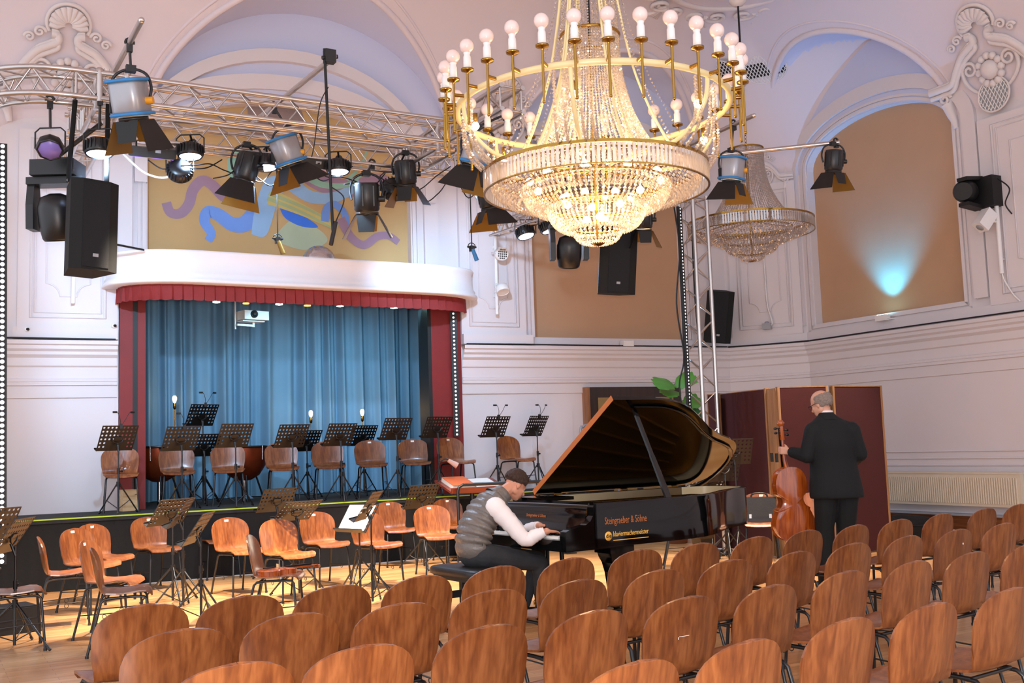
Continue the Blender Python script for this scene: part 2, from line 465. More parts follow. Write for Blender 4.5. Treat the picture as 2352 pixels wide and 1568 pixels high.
cr = N(nt, 'ShaderNodeValToRGB'); cr.color_ramp.elements[0].position = .3; cr.color_ramp.elements[0].color = (.45, .36, .3, 1); cr.color_ramp.elements[1].position = .7
nt.links.new(nz.outputs[0], cr.inputs[0]); nt.links.new(bk.outputs[0], mx.inputs[6]); nt.links.new(cr.outputs[0], mx.inputs[7]); nt.links.new(mx.outputs[2], b.inputs['Base Color'])
b.inputs['Roughness'].default_value = .3; b.inputs['Coat Weight'].default_value = .25; b.inputs['Coat Roughness'].default_value = .15
m = MB(); m.add([(-6, -2, 0), (13, -2, 0), (13, 18, 0), (-6, 18, 0)], [(0, 1, 2, 3)]); struct('floor', m, mt)
# ------------------------------------------------------------------ stage
SY, SZ = 13.5, .84
CURT_Y = 16.6
SX0, SX1 = -4.0, 9.35
m = MB(); m.box(((SX0+SX1)/2, (SY+18)/2, SZ-.03), (SX1-SX0, 18-SY, .06)); st_o = struct('stage_platform', m, stage_floor)
m = MB(); n = 700; top = []; bot = []
for i in range(n+1):
    x = SX0+(SX1-SX0)*i/n; f = .012*math.sin(x*17+math.sin(x*3)*2)+.008*math.sin(x*41)
    top.append(V((x, SY+.012, SZ-.05))); bot.append(V((x, SY+.0+f-.012, .005)))
m.grid([bot, [(a+b_)/2 for a, b_ in zip(top, bot)], top]); m.build('skirt_cloth', black_fab, st_o)
m = MB(); m.box(((SX0+SX1)/2, SY-.004, SZ-.012), (SX1-SX0, .006, .016)); m.build('edge_tape', lime, st_o)
# stage recess
RY = CURT_Y+.5
A, B_ = WB.at(S0, 0), WB.at(S1, 0)
m = MB(); m.add([(A.x, A.y, SZ), (A.x-.3, RY, SZ), (A.x-.3, RY, 4.2), (A.x, A.y, 4.2)], [(0, 1, 2, 3)], True)
m.add([(B_.x, B_.y, SZ), (B_.x+.6, RY, SZ), (B_.x+.6, RY, 4.2), (B_.x, B_.y, 4.2)], [(0, 1, 2, 3)], True)
m.add([(A.x-.3, RY, SZ), (B_.x+.6, RY, SZ), (B_.x+.6, RY, 4.2), (A.x-.3, RY, 4.2)], [(0, 1, 2, 3)], True)
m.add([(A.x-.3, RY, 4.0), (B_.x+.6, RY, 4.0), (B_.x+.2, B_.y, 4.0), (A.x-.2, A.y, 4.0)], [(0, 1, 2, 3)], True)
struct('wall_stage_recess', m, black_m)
# ------------------------------------------------------------------ mural behind the stage
mural_m = simple('mural_ochre', 'BE9F6E', .95, noise=.12, scale=1.2, bump=.1, bscale=90)
m = MB(); polyface(m, WB, nb, off=-.15)
mural = m.build('mural_panel', mural_m); tag(mural, 'large arched mural of blue and mauve ribbons on ochre above the stage', 'mural')
def mpaint(nm, h): return simple('mural_'+nm, h, .95, noise=.15, scale=3, bump=.08, bscale=90)
mb_blue = mpaint('blue', '6F95D8'); mb_mauve = mpaint('mauve', '9A7F92'); mb_green = mpaint('green', 'A3B183'); mb_yel = mpaint('yellow', 'C5B66E')
mb_deep = mpaint('deep_blue', '3F74D6'); mb_pale = mpaint('pale_blue', '8FB4D6'); mb_grey = mpaint('grey', '8C7A76'); mb_teal = mpaint('teal', '8BB5A0')
mb_pale2 = mpaint('sage', 'A9B598')
Z = lambda x, y: (200+x/2.613, y/2.613)
kk = [0]
def smooth(pts, n=6):
    out = []; L = len(pts)
    for i in range(L-1):
        p0, p1, p2, p3 = pts[max(i-1, 0)], pts[i], pts[i+1], pts[min(i+2, L-1)]
        for k in range(n):
            t = k/n
            out.append(tuple(.5*((2*b)+(-a+c)*t+(2*a-5*b+4*c-d)*t*t+(-a+3*b-3*c+d)*t**3) for a, b, c, d in zip(p0, p1, p2, p3)))
    out.append(pts[-1]); return out
def ribbon(pts, w0, w1, mat):
    kk[0] += 1; P = smooth([WB.px(*Z(x, y), -.15) for x, y in pts]); n = len(P); m = MB(); A = []; B = []
    for i in range(n):
        a = P[max(i-1, 0)]; b = P[min(i+1, n-1)]; d = V((b[0]-a[0], b[1]-a[1], 0)).normalized(); w = (w0+(w1-w0)*i/(n-1))/2
        A.append(WB.at(P[i][0]-d.y*w, P[i][1]+d.x*w, -.146+.0004*kk[0])); B.append(WB.at(P[i][0]+d.y*w, P[i][1]-d.x*w, -.146+.0004*kk[0]))
    m.grid([A, B], flat=True); m.build('painted_ribbon', mat, mural)
def blob(pts, mat):
    kk[0] += 1; m = MB(); polyface(m, WB, smooth([WB.px(*Z(x, y), -.15) for x, y in pts]+[WB.px(*Z(*pts[0]), -.15)])[:-1], off=-.146+.0004*kk[0]); m.build('painted_shape', mat, mural)
blob([(960, 640), (1080, 610), (1260, 640), (1300, 760), (1200, 880), (1000, 820)], mb_grey)
blob([(840, 960), (900, 900), (1000, 930), (960, 1060), (860, 1070)], mb_teal)
ribbon([(1180, 900), (1280, 1000), (1420, 1100), (1600, 1130), (1760, 1090), (1880, 1160)], .35, .2, mb_mauve)
ribbon([(1200, 1080), (1340, 1180), (1500, 1180), (1640, 1100)], .22, .12, mb_pale)
ribbon([(1320, 1060), (1420, 1110), (1560, 1110), (1640, 1050)], .12, .05, mb_teal)
ribbon([(1560, 1080), (1640, 1000), (1680, 900)], .05, .03, mb_teal)
ribbon([(475, 1215), (500, 1275), (560, 1280), (610, 1225), (635, 1140), (690, 1085), (750, 1110), (820, 1180), (900, 1215)], .13, .16, mb_mauve)
ribbon([(725, 1445), (745, 1400), (705, 1330), (725, 1272), (790, 1290), (870, 1345), (950, 1340), (1030, 1260)], .10, .25, mb_blue)
blob([(985, 1405), (1075, 1410), (1140, 1220), (1200, 1080), (1080, 1070), (1010, 1240)], mb_pale)
blob([(1110, 1440), (1300, 1500), (1440, 1450), (1380, 1370), (1230, 1320)], mb_pale2)
blob([(1150, 1235), (1240, 1262), (1385, 1358), (1290, 1360), (1190, 1310)], mb_deep)
ribbon([(1095, 1180), (1290, 1260), (1500, 1365)], .24, .10, mb_yel)
ribbon([(1090, 1160), (1300, 1245), (1510, 1350)], .06, .03, mb_green); ribbon([(1080, 1190), (1290, 1275), (1490, 1380)], .06, .03, mb_green)
ribbon([(1425, 1330), (1440, 1250), (1490, 1228), (1545, 1285), (1555, 1350)], .12, .10, mb_blue)
ribbon([(1520, 1310), (1580, 1420), (1660, 1470), (1740, 1420), (1810, 1415), (1868, 1455)], .14, .10, mb_mauve)
# ------------------------------------------------------------------ canopy over the stage opening
cyf = 13.75; zt, zb = 4.17, 3.73
xl = onY(246, 620, 14.5).x; xr = onY(1086, 650, 14.2).x
def footprint(inset, n=10):
    P = []; r = 1.0; yl = 14.68; yr = 14.33
    def arc(cx, cy, rx, ry, a0, a1): return [V((cx+rx*math.cos(a0+(a1-a0)*i/n), cy+ry*math.sin(a0+(a1-a0)*i/n), 0)) for i in range(n+1)]
    i = inset; P += [V((xl+i, yl, 0))] + arc(xl+r, cyf+.7, r-i, .7-i, PI, 1.5*PI) + arc(xr-r, cyf+.5, r-i, .5-i, 1.5*PI, 2*PI) + [V((xr-i, yr, 0))]
    return P
root = thing('stage_canopy', 'white curved canopy fascia with rounded ends over the stage opening', 'canopy', (4.6, 14.2, zb))
m = MB(); prof = [(.12, zt-.02), (.05, zt), (.0, zt-.01), (-.01, zt-.04), (.02, zt-.07), (.015, zt-.2), (.0, zt-.3), (-.03, zt-.345), (-.015, zt-.36), (-.05, zt-.39), (-.06, zt-.425), (-.04, zb), (.2, zb-.002)]
m.grid([[p+V((0, 0, z)) for p in footprint(o)] for o, z in prof]); m.build('fascia', canopy_m, root, world=True)
m = MB(); fp = footprint(.05); m.add([p+V((0, 0, zt-.03)) for p in fp], [tuple(range(len(fp)))], True); m.build('roof_deck', canopy_m, root, world=True)
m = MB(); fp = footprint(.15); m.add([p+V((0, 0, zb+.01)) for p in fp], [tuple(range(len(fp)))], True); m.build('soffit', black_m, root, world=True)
# pleated valance
vel = simple('red_velvet', '7E1A18', .75, noise=.2, scale=14, bump=.1)
fp = footprint(.13, 16); seg = []
for a, b in zip(fp, fp[1:]):
    k = max(1, int((b-a).length/.02)); seg += [a+(b-a)*i/k for i in range(k)]
seg.append(fp[-1]); T = []; B = []; s_ = 0
for i, p in enumerate(seg):
    a = seg[max(i-1, 0)]; b = seg[min(i+1, len(seg)-1)]; d = (b-a).normalized(); nn = V((d.y, -d.x, 0)); s_ += (p-a).length if i else 0
    ph = (s_/.135) % 1; f = .022*(ph-.5)
    T.append(p+nn*f*.5+V((0, 0, zb))); B.append(p+nn*f*2+V((0, 0, zb-.2-.012*math.sin(ph*PI))))
m = MB(); m.grid([T, [(a+b)/2 for a, b in zip(T, B)], B], flat=True)
o = m.build('pleated_valance', vel); tag(o, 'dark red pleated valance hanging under the white canopy', 'valance')
# red jambs
def jamb(x0, x1, y, d, label, z1=3.62, mat=red_paint):
    a = WB.px(x0, 900)[0]; b = WB.px(x1, 900)[0]; c = WB.at((a+b)/2, (SZ+z1)/2, .03-d/2); m = MB()
    m.box((0, 0, (z1-SZ)/2), (b-a, d, z1-SZ)); o = m.build('stage_jamb', mat); o.location = (c.x, c.y, SZ); o.rotation_euler = (0, 0, math.atan2(WB.d.y, WB.d.x)); tag(o, label, 'frame'); return o
jamb(273, 304, 900, .4, 'dark red stage frame post left of the curtain with black slot'); jamb(316, 334, 900, .5, 'narrow dark red inner frame strip touching the blue curtain')
j2 = jamb(304, 316, 900, .2, 'black recess strip between the two red frame posts', mat=black_m)
jamb(992, 1060, 900, .45, 'broad dark red stage frame post carrying a strip of white diodes')
jamb(984, 992, 900, .4, 'thin black edge strip between curtain and broad red post', mat=black_m)
# curtain
curt_m = simple('curtain_cloth', '6E8FA8', .85, noise=.08, scale=3, bump=.05, bscale=60)
xa = onY(300, 900, CURT_Y).x; xb = onY(1010, 900, CURT_Y).x; n = 900; rows = []
rr = random.Random(3); ph = [rr.uniform(0, 6.3) for _ in range(8)]
for k in range(9):
    t = k/8; z = SZ+.01+(4.0-SZ)*t; r = []
    for i in range(n+1):
        x = xa+(xb-xa)*i/n; w_ = x+.05*math.sin(x*2.3+ph[3]+t*.6)
        amp = .075*(1-.3*t)
        f = amp*math.sin(w_*23+1.6*math.sin(w_*3.1+ph[0])+.3*(1-t)) + amp*.5*math.sin(w_*41+ph[1]+math.sin(w_*5+ph[2])*2)+amp*.5*math.sin(w_*9+ph[4])
        r.append(V((x, CURT_Y+f, z)))
    rows.append(r)
m = MB(); m.grid(rows); o = m.build('stage_curtain', curt_m, fixn=False); tag(o, 'tall blue grey pleated curtain closing the back of the stage', 'curtain')
# ------------------------------------------------------------------ stage downlights under the canopy
lens_c = emit('led_cyan_white', 'C8FFFF', 14); lens_w = emit('warm_lens', 'FFB050', 3)
k = 0
for x, y, s, mt_ in ((467, 682, .16, lens_c), (497, 694, .1, lens_c), (641, 699, .1, lens_c), (781, 703, .1, lens_c), (905, 707, .11, lens_c), (818, 691, .12, lens_c), (958, 698, .18, lens_c), (565, 697, .09, lens_w), (706, 702, .1, lens_w)):
    P = onY(x, y, 14.55 if mt_ is lens_c else 14.8); kind = 'cyan white' if mt_ is lens_c else 'dim amber'
    r = thing('stage_downlight', '%s round downlight under the stage canopy, number %s from the narrow red post' % (kind, {467: 'one', 497: 'two', 641: 'three', 781: 'four', 818: 'five', 905: 'six', 958: 'seven', 565: 'one', 706: 'two'}[x]), 'spotlight', P, 0, kind+' stage downlights')
    m = MB(); m.lathe([(s*.4, .0), (s*.6, .03), (s*.6, .1), (s*.3, .14), (.02, .3)], 14); m.build('housing', black_m, r)
    m = MB(); m.lathe([(.0, -.012), (s*.5, -.004), (s*.5, .01)], 14); m.build('lens', mt_, r)
    if mt_ is lens_c and k % 2 == 0 or x in (781, 905): light('stage_downlight_beam', 'SPOT', P-V((0, 0, .05)), 40, (.32, .76, 1), .05, (P.x+.1, 16.6, 2.3), 95, .9)
    k += 1
# ------------------------------------------------------------------ projector
P = onY(578, 726, 15.4); r = thing('projector', 'white projector on a bracket hanging in front of the blue curtain', 'projector', P, .25)
m = MB(); m.box((0, 0, 0), (.40, .3, .13)); m.build('body', white_pl, r)
m = MB(); m.lathe([(.055, 0), (.055, .03), (.04, .03), (.035, .01), (0, .01)], 18, (-.05, -.15, .01), (PI/2, 0, 0)); m.build('lens_ring', black_m, r)
m = MB(); m.box((-.02, 0, -.085), (.36, .2, .012)); m.tube((.03, 0, -.09), (.03, 0, -.16), .02); m.box((-.1, 0, -.14), (.28, .03, .03)); m.tube((-.24, .05, -.2), (-.24, .05, .36), .012); m.build('bracket', white_pl, r)
# ------------------------------------------------------------------ bare bulbs on stands at the back of the stage
bulb_e = emit('glowing_bulb', 'FFD090', 14)
for (x, y, Y, w_) in ((401, 920, 16.2, 'beside the red post'), (714, 953, 16.2, 'in the middle of the stage'), (832, 950, 16.2, 'toward the open end of the curtain')):
    P = onY(x, y, Y); r = thing('bulb_stand', 'thin brass stand with a bare glowing bulb '+w_, 'lamp', (P.x, P.y, SZ), 0, 'bare bulbs on stands')
    h = P.z-SZ
    m = MB(); m.lathe([(.001, .075), (.02, .07), (.032, .045), (.03, .01), (.016, -.03)], 12, (0, 0, h)); m.build('bulb', bulb_e, r)
    m = MB(); m.lathe([(.02, -.03), (.024, -.04), (.024, -.11), (.01, -.13)], 12, (0, 0, h)); m.build('socket', brass, r)
    m = MB(); m.tube((0, 0, .02), (0, 0, h-.12), .007); m.build('pole', brass, r)
    m = MB(); m.lathe([(.0, 0), (.12, 0), (.12, .015), (.01, .03)], 18); m.build('base', dark_metal, r)
    light('bare_bulb_glow', 'POINT', P+V((0, -.06, .02)), 3, (1, .65, .3), .03)
# ------------------------------------------------------------------ cables, small wall fittings
def cable(name, pts, r, mat, label, cat='cable', n=5, group=None):
    m = MB(); m.path(smooth([tuple(p) for p in pts]), r, n); o = m.build(name, mat); tag(o, label, cat, group); return o
cable('wall_cable', [WB.at(0.2, 3.075, .16), WB.at(2, 3.055, .17), WB.at(4, 3.07, .165), WB.at(S0-.05, 3.055, .17)], .012, black_m, 'thin black cable lying along the cornice left of the stage')
cable('wall_cable', [WB.at(S1+.05, 3.055, .17), WB.at(S1+1, 3.06, .165), WB.at(S1+2.5, 3.055, .17), WB.at(WB.L-.15, 3.06, .17)], .010, black_m, 'thin black cable lying along the cornice below the tan panel')
cable('wall_cable', [WC.at(.05, 3.06, .17), WC.at(.6, 3.055, .165), WC.at(WC.L-.02, 3.06, .17), WR.at(.4, 3.055, .17), WR.at(2.5, 3.06, .168), WR.at(6, 3.055, .17)], .012, black_m, 'thin black cable lying along the cornice of the right wall')
def tube_lamp(x0, y0, x1, y1, label):
    a = V(WB.at(*WB.px(x0, y0, .16), .16)); b = V(WB.at(*WB.px(x1, y1, .16), .16)); r = thing('white_pipe', label, 'pipe', b)
    m = MB(); m.tube(a, b, .026, 12); m.build('pipe', white_pl, r, world=True)
    for t in (.3, .8):
        q = a+(b-a)*t; m = MB(); m.tube(q, q-WB.n*.085, .012); m.box(q-WB.n*.07, (.05, .02, .05)); m.build('wall_clamp', white_pl, r, world=True)
    return a, b
tube_lamp(170, 560, 168, 697, 'short white pipe bracket below the loudspeaker on the left pilaster')
pa, pb_ = tube_lamp(1137, 500, 1142, 722, 'white pipe carrying two white lamps on the pilaster right of the stage')
for x, y, wl, lb in ((62, 756, WB, 'tiny white security camera low on the left pilaster'), (262, 748, WB, 'tiny white security camera beside the red stage frame')):
    u, z = wl.px(x, y, .12); P = wl.at(u, z, .12); r = thing('security_camera', lb, 'camera', P)
    m = MB(); m.sphere((0, 0, 0), .035, 10, 8); m.build('shell', white_pl, r)
    m = MB(); m.tube(V((0, -.02, 0)), V((.01, -.045, -.004)), .018, 10); m.build('lens', black_m, r)
    m = MB(); m.tube((0, .03, 0), (0, .1, -.0), .012); m.box((0, .06, -.02), (.05, .03, .05)); m.build('bracket', white_pl, r)
# white wall lamps on the pipe
def wall_par(x, y, on, label):
    P = WB.at(*WB.px(x, y, .3), .3); r = thing('white_par_lamp', label, 'lamp', P)
    aim = (V((0, -.5, -1)) if on else V((.0, -1, -.25))).normalized()
    R = aim.to_track_quat('-Z', 'Y').to_matrix()
    m = MB(); m.lathe([(.03, .1), (.09, .09), (.105, .05), (.105, -.02), (.095, -.03), (.09, -.02)], 22, (0, 0, 0), R); m.build('housing', white_pl, r)
    m = MB(); m.lathe([(0, -.018), (.092, -.018), (.092, -.01)], 22, (0, 0, 0), R); le = m.build('lens', emit('white_par_on', 'E8F0FF', 9) if on else grey_pl, r)
    if not on:
        m = MB()
        for i in range(-2, 3):
            for j in range(-2, 3):
                if i*i+j*j < 7: m.lathe([(0, -.03), (.013, -.022), (.013, -.018)], 6, R @ V((i*.033, j*.033, 0)), R)
        m.build('led_cluster', dark_metal, le)
    m = MB(); m.path([R @ V((-.115, 0, 0)), R @ V((-.115, 0, .13)), R @ V((.115, 0, .13)), R @ V((.115, 0, 0))], .008); m.tube(R @ V((0, 0, .13)), V((-.06, .14, 0)), .012); m.build('yoke', white_pl, r)
    if on: light('white_par_beam', 'SPOT', P+aim*.04, 60, (.85, .92, 1), .05, P+aim, 80, .6)
wall_par(1153, 583, False, 'white round lamp switched off on the pilaster pipe'); wall_par(1155, 668, True, 'white round lamp switched on pointing down the pilaster')
# uplights
upl = emit('uplight_lens', '9FF4FF', 25)
def uplight(wl, x, y, label, on):
    P = wl.at(*wl.px(x, y, .14), .14); r = thing('wall_uplight', label, 'wall light', P, math.atan2(wl.d.y, wl.d.x))
    m = MB(); m.box((0, 0, 0), (.19, .12, .09)); m.build('housing', white_pl, r)
    m = MB(); m.box((0, 0, .047), (.14, .08, .006)); m.build('glass', upl if on else grey_pl, r)
    m = MB(); m.path([(.1, 0, 0), (.12, .0, -.02), (.12, -.1 if False else .13, -.02)], .012); m.box((0, .1, -.03), (.1, .08, .03)); m.build('bracket', white_pl, r)
    if on: light('uplight_beam', 'SPOT', P+V((0, 0, .07)), 190, (.03, .42, 1), .03, P+V((.10, 0, 1)), 84, .8)
uplight(WR, 2027, 730, 'small white uplight throwing a cyan fan on the tan panel', True); uplight(WB, 1440, 789, 'small white uplight switched off under the tan panel', False)
# fire sign on the corner wall
P = WC.at(*WC.px(1662, 897, .01), .01); u = WC.px(1662, 897, .01)
r = thing('fire_sign', 'small red square fire extinguisher sign above the folding screen', 'sign', WC.at(u[0], u[1], .008))
red_s = simple('sign_red', 'C01818', .5); m = MB(); R = Matrix((WC.d, -WC.n, V((0, 0, 1)))).transposed(); m.box((0, 0, 0), (.17, .006, .17), R); m.build('plate', red_s, r)
for nm, rects in (('extinguisher_symbol', ((-.035, -.01, .03, .075), (-.035, .035, .018, .02), (-.025, .048, .045, .012), (-.052, -.03, .012, .05))), ('flame_symbol', ((.03, -.02, .012, .05), (.041, -.015, .012, .06), (.052, -.01, .012, .04)))):
    m = MB()
    for cu, cz, w_, h_ in rects: m.box(R @ V((cu, -.004, cz)), (w_, .004, h_), R)
    m.build(nm, white_pl, r)
# ventilation grilles
def grille(P, ux, uy, a, b, label, back, grid):
    r = thing('vent_grille', label, 'vent', P); nn = ux.cross(uy).normalized()
    if nn.dot(EYE-P) < 0: nn = -nn
    m = MB(); k = 32; m.add([P+nn*.012+ux*(a*math.cos(2*PI*i/k))+uy*(b*math.sin(2*PI*i/k)) for i in range(k)], [tuple(range(k))], True); m.build('opening', back, r, world=True)
    m = MB(); st = .058
    for sgn in (1, -1):
        for i in range(-14, 15):
            # lines x*.5*sgn... diagonal lattice clipped to the ellipse
            pts = []
            for t in [q/30-1.0 for q in range(61)]:
                x = i*st+sgn*t*.30; y = t*.55
                if (x/a)**2+(y/b)**2 <= 1: pts.append(P+nn*.02+ux*x+uy*y)
            if len(pts) > 1: m.tube(pts[0], pts[-1], .0075, 4)
    m.build('lattice', white_pl, r, world=True)
    m = MB(); m.path([P+nn*.02+ux*(a*math.cos(2*PI*i/k))+uy*(b*math.sin(2*PI*i/k)) for i in range(k)], .014, 6, closed=True); m.build('rim', stucco, r, world=True)
zv = 6.95
def oncove(wl, x, y):
    P = None
    for i in range(400):
        d = ray(x, y); t = (9+i*.03)/F; Q = EYE+d*t
        if Q.z >= min(cove(w2.t(Q)) for w2 in (WB, WC, WR)) or wl.t(Q) < .0: return Q
    return Q
for x, y, a, b, lb in ((1757, 157, .36, .27, 'dark oval ventilation grille nearer the right wall arch'), (1643, 170, .36, .27, 'dark oval ventilation grille half hidden by the globe bulbs')):
    Q = oncove(WC, x, y); wl = WC; t0 = wl.t(Q); dz = cove(t0+.05)-cove(t0-.05); up = (wl.n*.1+V((0, 0, dz))).normalized()
    grille(Q, wl.d, up, a, b, lb, black_m, white_pl)
u, z = WR.px(2285, 217, .07); grille(WR.at(u, z, .075), WR.d, V((0, 0, 1)), .24, .24, 'pale round ventilation grille below the stucco cartouche', grey_pl, white_pl)
# ------------------------------------------------------------------ chairs
def make_chair():
    t = thing('plywood_chair', 'x', 'chair')
    pr = [(-.235, .84), (-.222, .76), (-.206, .66), (-.19, .56), (-.179, .505), (-.158, .46), (-.115, .437), (-.04, .43), (.05, .434), (.13, .444), (.18, .441), (.213, .425), (.226, .402)]
    hw = [0, .19, .222, .217, .207, .2, .197, .198, .203, .206, .203, .193, .176]
    P = []
    # rounded top: extra rows between the first two stations
    for a in (0, 8, 17, 27, 38, 50, 63, 77):
        r = math.radians(a); z = .66+.18*math.cos(r); k = (z-.66)/.18; y = -.206-.029*k
        w_ = .222*max(0, 1-k**2.5)**(1/2.3)
        P.append((y, z, max(w_, .002)))
    for (y, z), h in list(zip(pr, hw))[2:]: P.append((y, z, h))
    zm = lambda z: z+.025 if z <= .505 else .53+(z-.505)*(.285/.335)
    P = [(y, zm(z), h*1.035) for y, z, h in P]
    G = []
    for y, z, h in P:
        row = []
        for i in range(11):
            u = -1+.2*i; wrap = .03*u*u*(h/.2)**2 if z > .525 else (.012*u*u if z < .485 else .02*u*u)
            row.append(V((u*h, y+(wrap if z > .485 else 0), z+(wrap if z <= .485 else 0))))
        G.append(row)
    m = MB(); m.gridsolid(G, .011); m.build('shell', chair_wood, t)
    for sx in (-1, 1):
        m = MB(); m.path([(sx*.168, .10, .437), (sx*.17, .165, .433), (sx*.178, .185, .410), (sx*.205, .215, .012)], .0105, 8); m.tube((sx*.205, .215, 0), (sx*.205, .215, .02), .014, 8); m.build('leg', dark_metal, t)
        m = MB(); m.path([(sx*.162, -.05, .433), (sx*.165, -.125, .427), (sx*.17, -.15, .405), (sx*.195, -.245, .012)], .0105, 8); m.tube((sx*.195, -.245, 0), (sx*.195, -.245, .02), .014, 8); m.build('leg', dark_metal, t)
        m = MB(); m.tube((sx*.187, .198, .22), (sx*.183, -.195, .2), .005, 6); m.path([(sx*.2, .02+.018*math.cos(q*PI/4), .19+.018*math.sin(q*PI/4)) for q in range(8)], .003, 5, closed=True); m.build('stretcher', dark_metal, t)
    m = MB()
    for sx in (-1, 1): m.tube((sx*.168, .12, .438), (sx*.163, -.1, .433), .0105, 8)
    m.tube((-.168, .1, .438), (.168, .1, .438), .009, 8); m.tube((-.163, -.1, .435), (.163, -.1, .435), .009, 8); m.build('seat_frame', dark_metal, t)
    return t
chair0 = make_chair(); used = [False]
def place_chair(loc, rz, label, group):
    if not used[0]:
        used[0] = True; chair0.location = loc; chair0.rotation_euler = (0, 0, rz); chair0['label'] = label; chair0['group'] = group; return chair0
    return dup(chair0, loc, rz, label, group)
paper = simple('label_paper', 'E8E4DC', .7)
tagm = MB(); tagm.box((0, 0, 0), (.05, .002, .024)); tag_me = tagm.build('number_tag', paper); tag_data = tag_me.data; bpy.data.objects.remove(tag_me)
def add_tag(ch, x=0):
    o = bpy.data.objects.new('number_tag', tag_data); C.objects.link(o); o.parent = ch; o.location = (x, -.222, .782); o.rotation_euler = (.16, 0, 0)
rows = {1: [(335, 1388), (564, 1368), (776, 1344), (972, 1322), (1149, 1300), (1315, 1281), (1473, 1262), (1611, 1247), (1741, 1232), (1858, 1217), (1969, 1205), (2070, 1192), (2167, 1179), (2268, 1167), (2345, 1157)],
 2: [(420, 1445), (680, 1409), (925, 1385), (1138, 1354), (1335, 1331), (1520, 1308), (1683, 1285), (1835, 1266), (1965, 1247), (2090, 1230), (2205, 1215), (2310, 1201), (2410, 1187)],
 3: [(545, 1523), (840, 1482), (1125, 1436), (1370, 1402), (1585, 1370), (1780, 1343), (1950, 1311), (2105, 1288), (2240, 1267), (2365, 1249)],
 4: [(1470, 1518), (1725, 1470), (1955, 1420), (2150, 1385), (2330, 1350)]}
lab = {1: 'brown plywood chair in the audience row right behind the grand piano', 2: 'brown plywood chair in the second audience row back from the piano', 3: 'brown plywood chair in the third audience row back from the piano', 4: 'brown plywood chair in the fourth and last audience row'}
jr = random.Random(5); ORD = 'first second third fourth fifth sixth seventh eighth ninth tenth eleventh twelfth thirteenth fourteenth fifteenth'.split()
for k, L in rows.items():
    for i, p in enumerate(L):
        B = onz(*p, .815); rz = .13+jr.uniform(-.03, .03)
        off = Matrix.Rotation(rz, 3, 'Z') @ V((0, -.235, 0)); lb = lab[k]
        if k == 4: lb = 'brown plywood chair in the last audience row, %s from the free end' % ORD[i+2]
        if k < 4: lb = 'brown plywood chair, %s from the free end, %s' % (ORD[i], {1: 'audience row right behind the piano', 2: 'second audience row from the piano', 3: 'third audience row from the piano'}[k])
        if k == 2 and p[0] == 2205: lb = 'brown plywood audience chair with a white paint chip on its back'
        if k == 3 and p[0] == 1585: lb = 'brown plywood audience chair with a white scratch across its back'
        ch = place_chair((B.x-off.x, B.y-off.y, 0), rz, lb, 'audience chairs row %d' % k)
        if p[0] == 2205 or p[0] == 1585:
            m = MB()
            if p[0] == 2205: m.sphere((.03, -.232, .712), .008, 6, 4, (1, .2, 1))
            else: m.box((-.02, -.2075, .645), (.06, .002, .002)); m.box((-.055, -.2075, .639), (.002, .002, .010))
            m.build('scuff', paper, ch)
orch = [((85, 1232), (205, 1312), 'standing edge on beside the stage skirt, tag on its top'), ((168, 1213), (275, 1295), 'with a number tag, overlapped by the chair behind it in the strings'), ((205, 1203), (288, 1280), 'set against the black stage skirt behind another tagged chair'),
 ((207, 1258), (350, 1352), 'turned side on at the open edge of the orchestra'), ((193, 1240), (330, 1330), 'mostly hidden behind the side-on chair at the orchestra edge'), ((335, 1187), (412, 1262), 'standing alone before the stage skirt beside a pair of music stands'),
 ((490, 1172), (548, 1248), 'half hidden behind another tagged chair near the stage skirt'), ((522, 1188), (605, 1268), 'with tag, behind the leaning dark music stand'), ((568, 1228), (692, 1318), 'carrying the violin on its seat'), ((632, 1192), (735, 1278), 'next to the violin chair'),
 ((722, 1175), (778, 1250), 'before the stage skirt behind a low music stand'), ((835, 1175), (910, 1252), 'half covered by the stand with white sheet music'), ((890, 1152), (945, 1220), 'behind the sheet music stand at the stage skirt'), ((988, 1160), (1050, 1240), 'with a number tag left of the conductor rail'),
 ((1022, 1145), (1080, 1210), 'partly behind the post of the conductor rail'), ((-40, 1262), (98, 1352), 'cut off, beside the tripod music stand with slotted desk'), ((1088, 1135), (1135, 1200), 'behind the back of the seated pianist'),
 ((1755, 1116), (1742, 1195), 'holding a black briefcase'), ((1872, 1128), (1850, 1212), 'behind the cello body'), ((1555, 1128), (1592, 1218), 'seen under the belly of the grand piano')]
for i, (b, s, lb) in enumerate(orch):
    B = onz(*b, .815); S = onz(*s, .465); d = (S-B); d.z = 0; d.normalize(); rz = math.atan2(d.y, d.x)-PI/2
    ov = {17: ((1752, 1288), 2.43), 18: ((1872, 1292), 2.3), 19: ((1572, 1302), -2.2)}.get(i)
    if ov:
        q = onz(*ov[0], 0); rz = ov[1]; d = V((0, 0, 0)); B = q
    ch = place_chair((B.x+d.x*.235, B.y+d.y*.235, 0), rz, 'reddish plywood chair '+lb, 'orchestra chairs on the floor')
    if i not in (3, 8, 9, 15, 16, 18, 19): add_tag(ch, (.0, .02, -.03)[i % 3])
    if i == 8: violin_chair = ch
    if i == 17: case_chair = ch
stg = [((277, 1172), .05, 'at the end by the white wall'), ((408, 1160), .08, 'in front of the copper drum by the red post'), ((525, 1152), .03, 'in front of the copper drum away from the red post'), ((650, 1142), .1, 'beside a glowing bare bulb'), ((757, 1135), .12, 'between two music stands mid stage'), ((855, 1128), .12, 'with a white tag, mid stage'),
 ((955, 1118), .16, 'before the edge of the curtain'), ((1050, 1108), .55, 'in front of the broad red post'), ((1188, 1099), .75, 'against the bare white wall')]
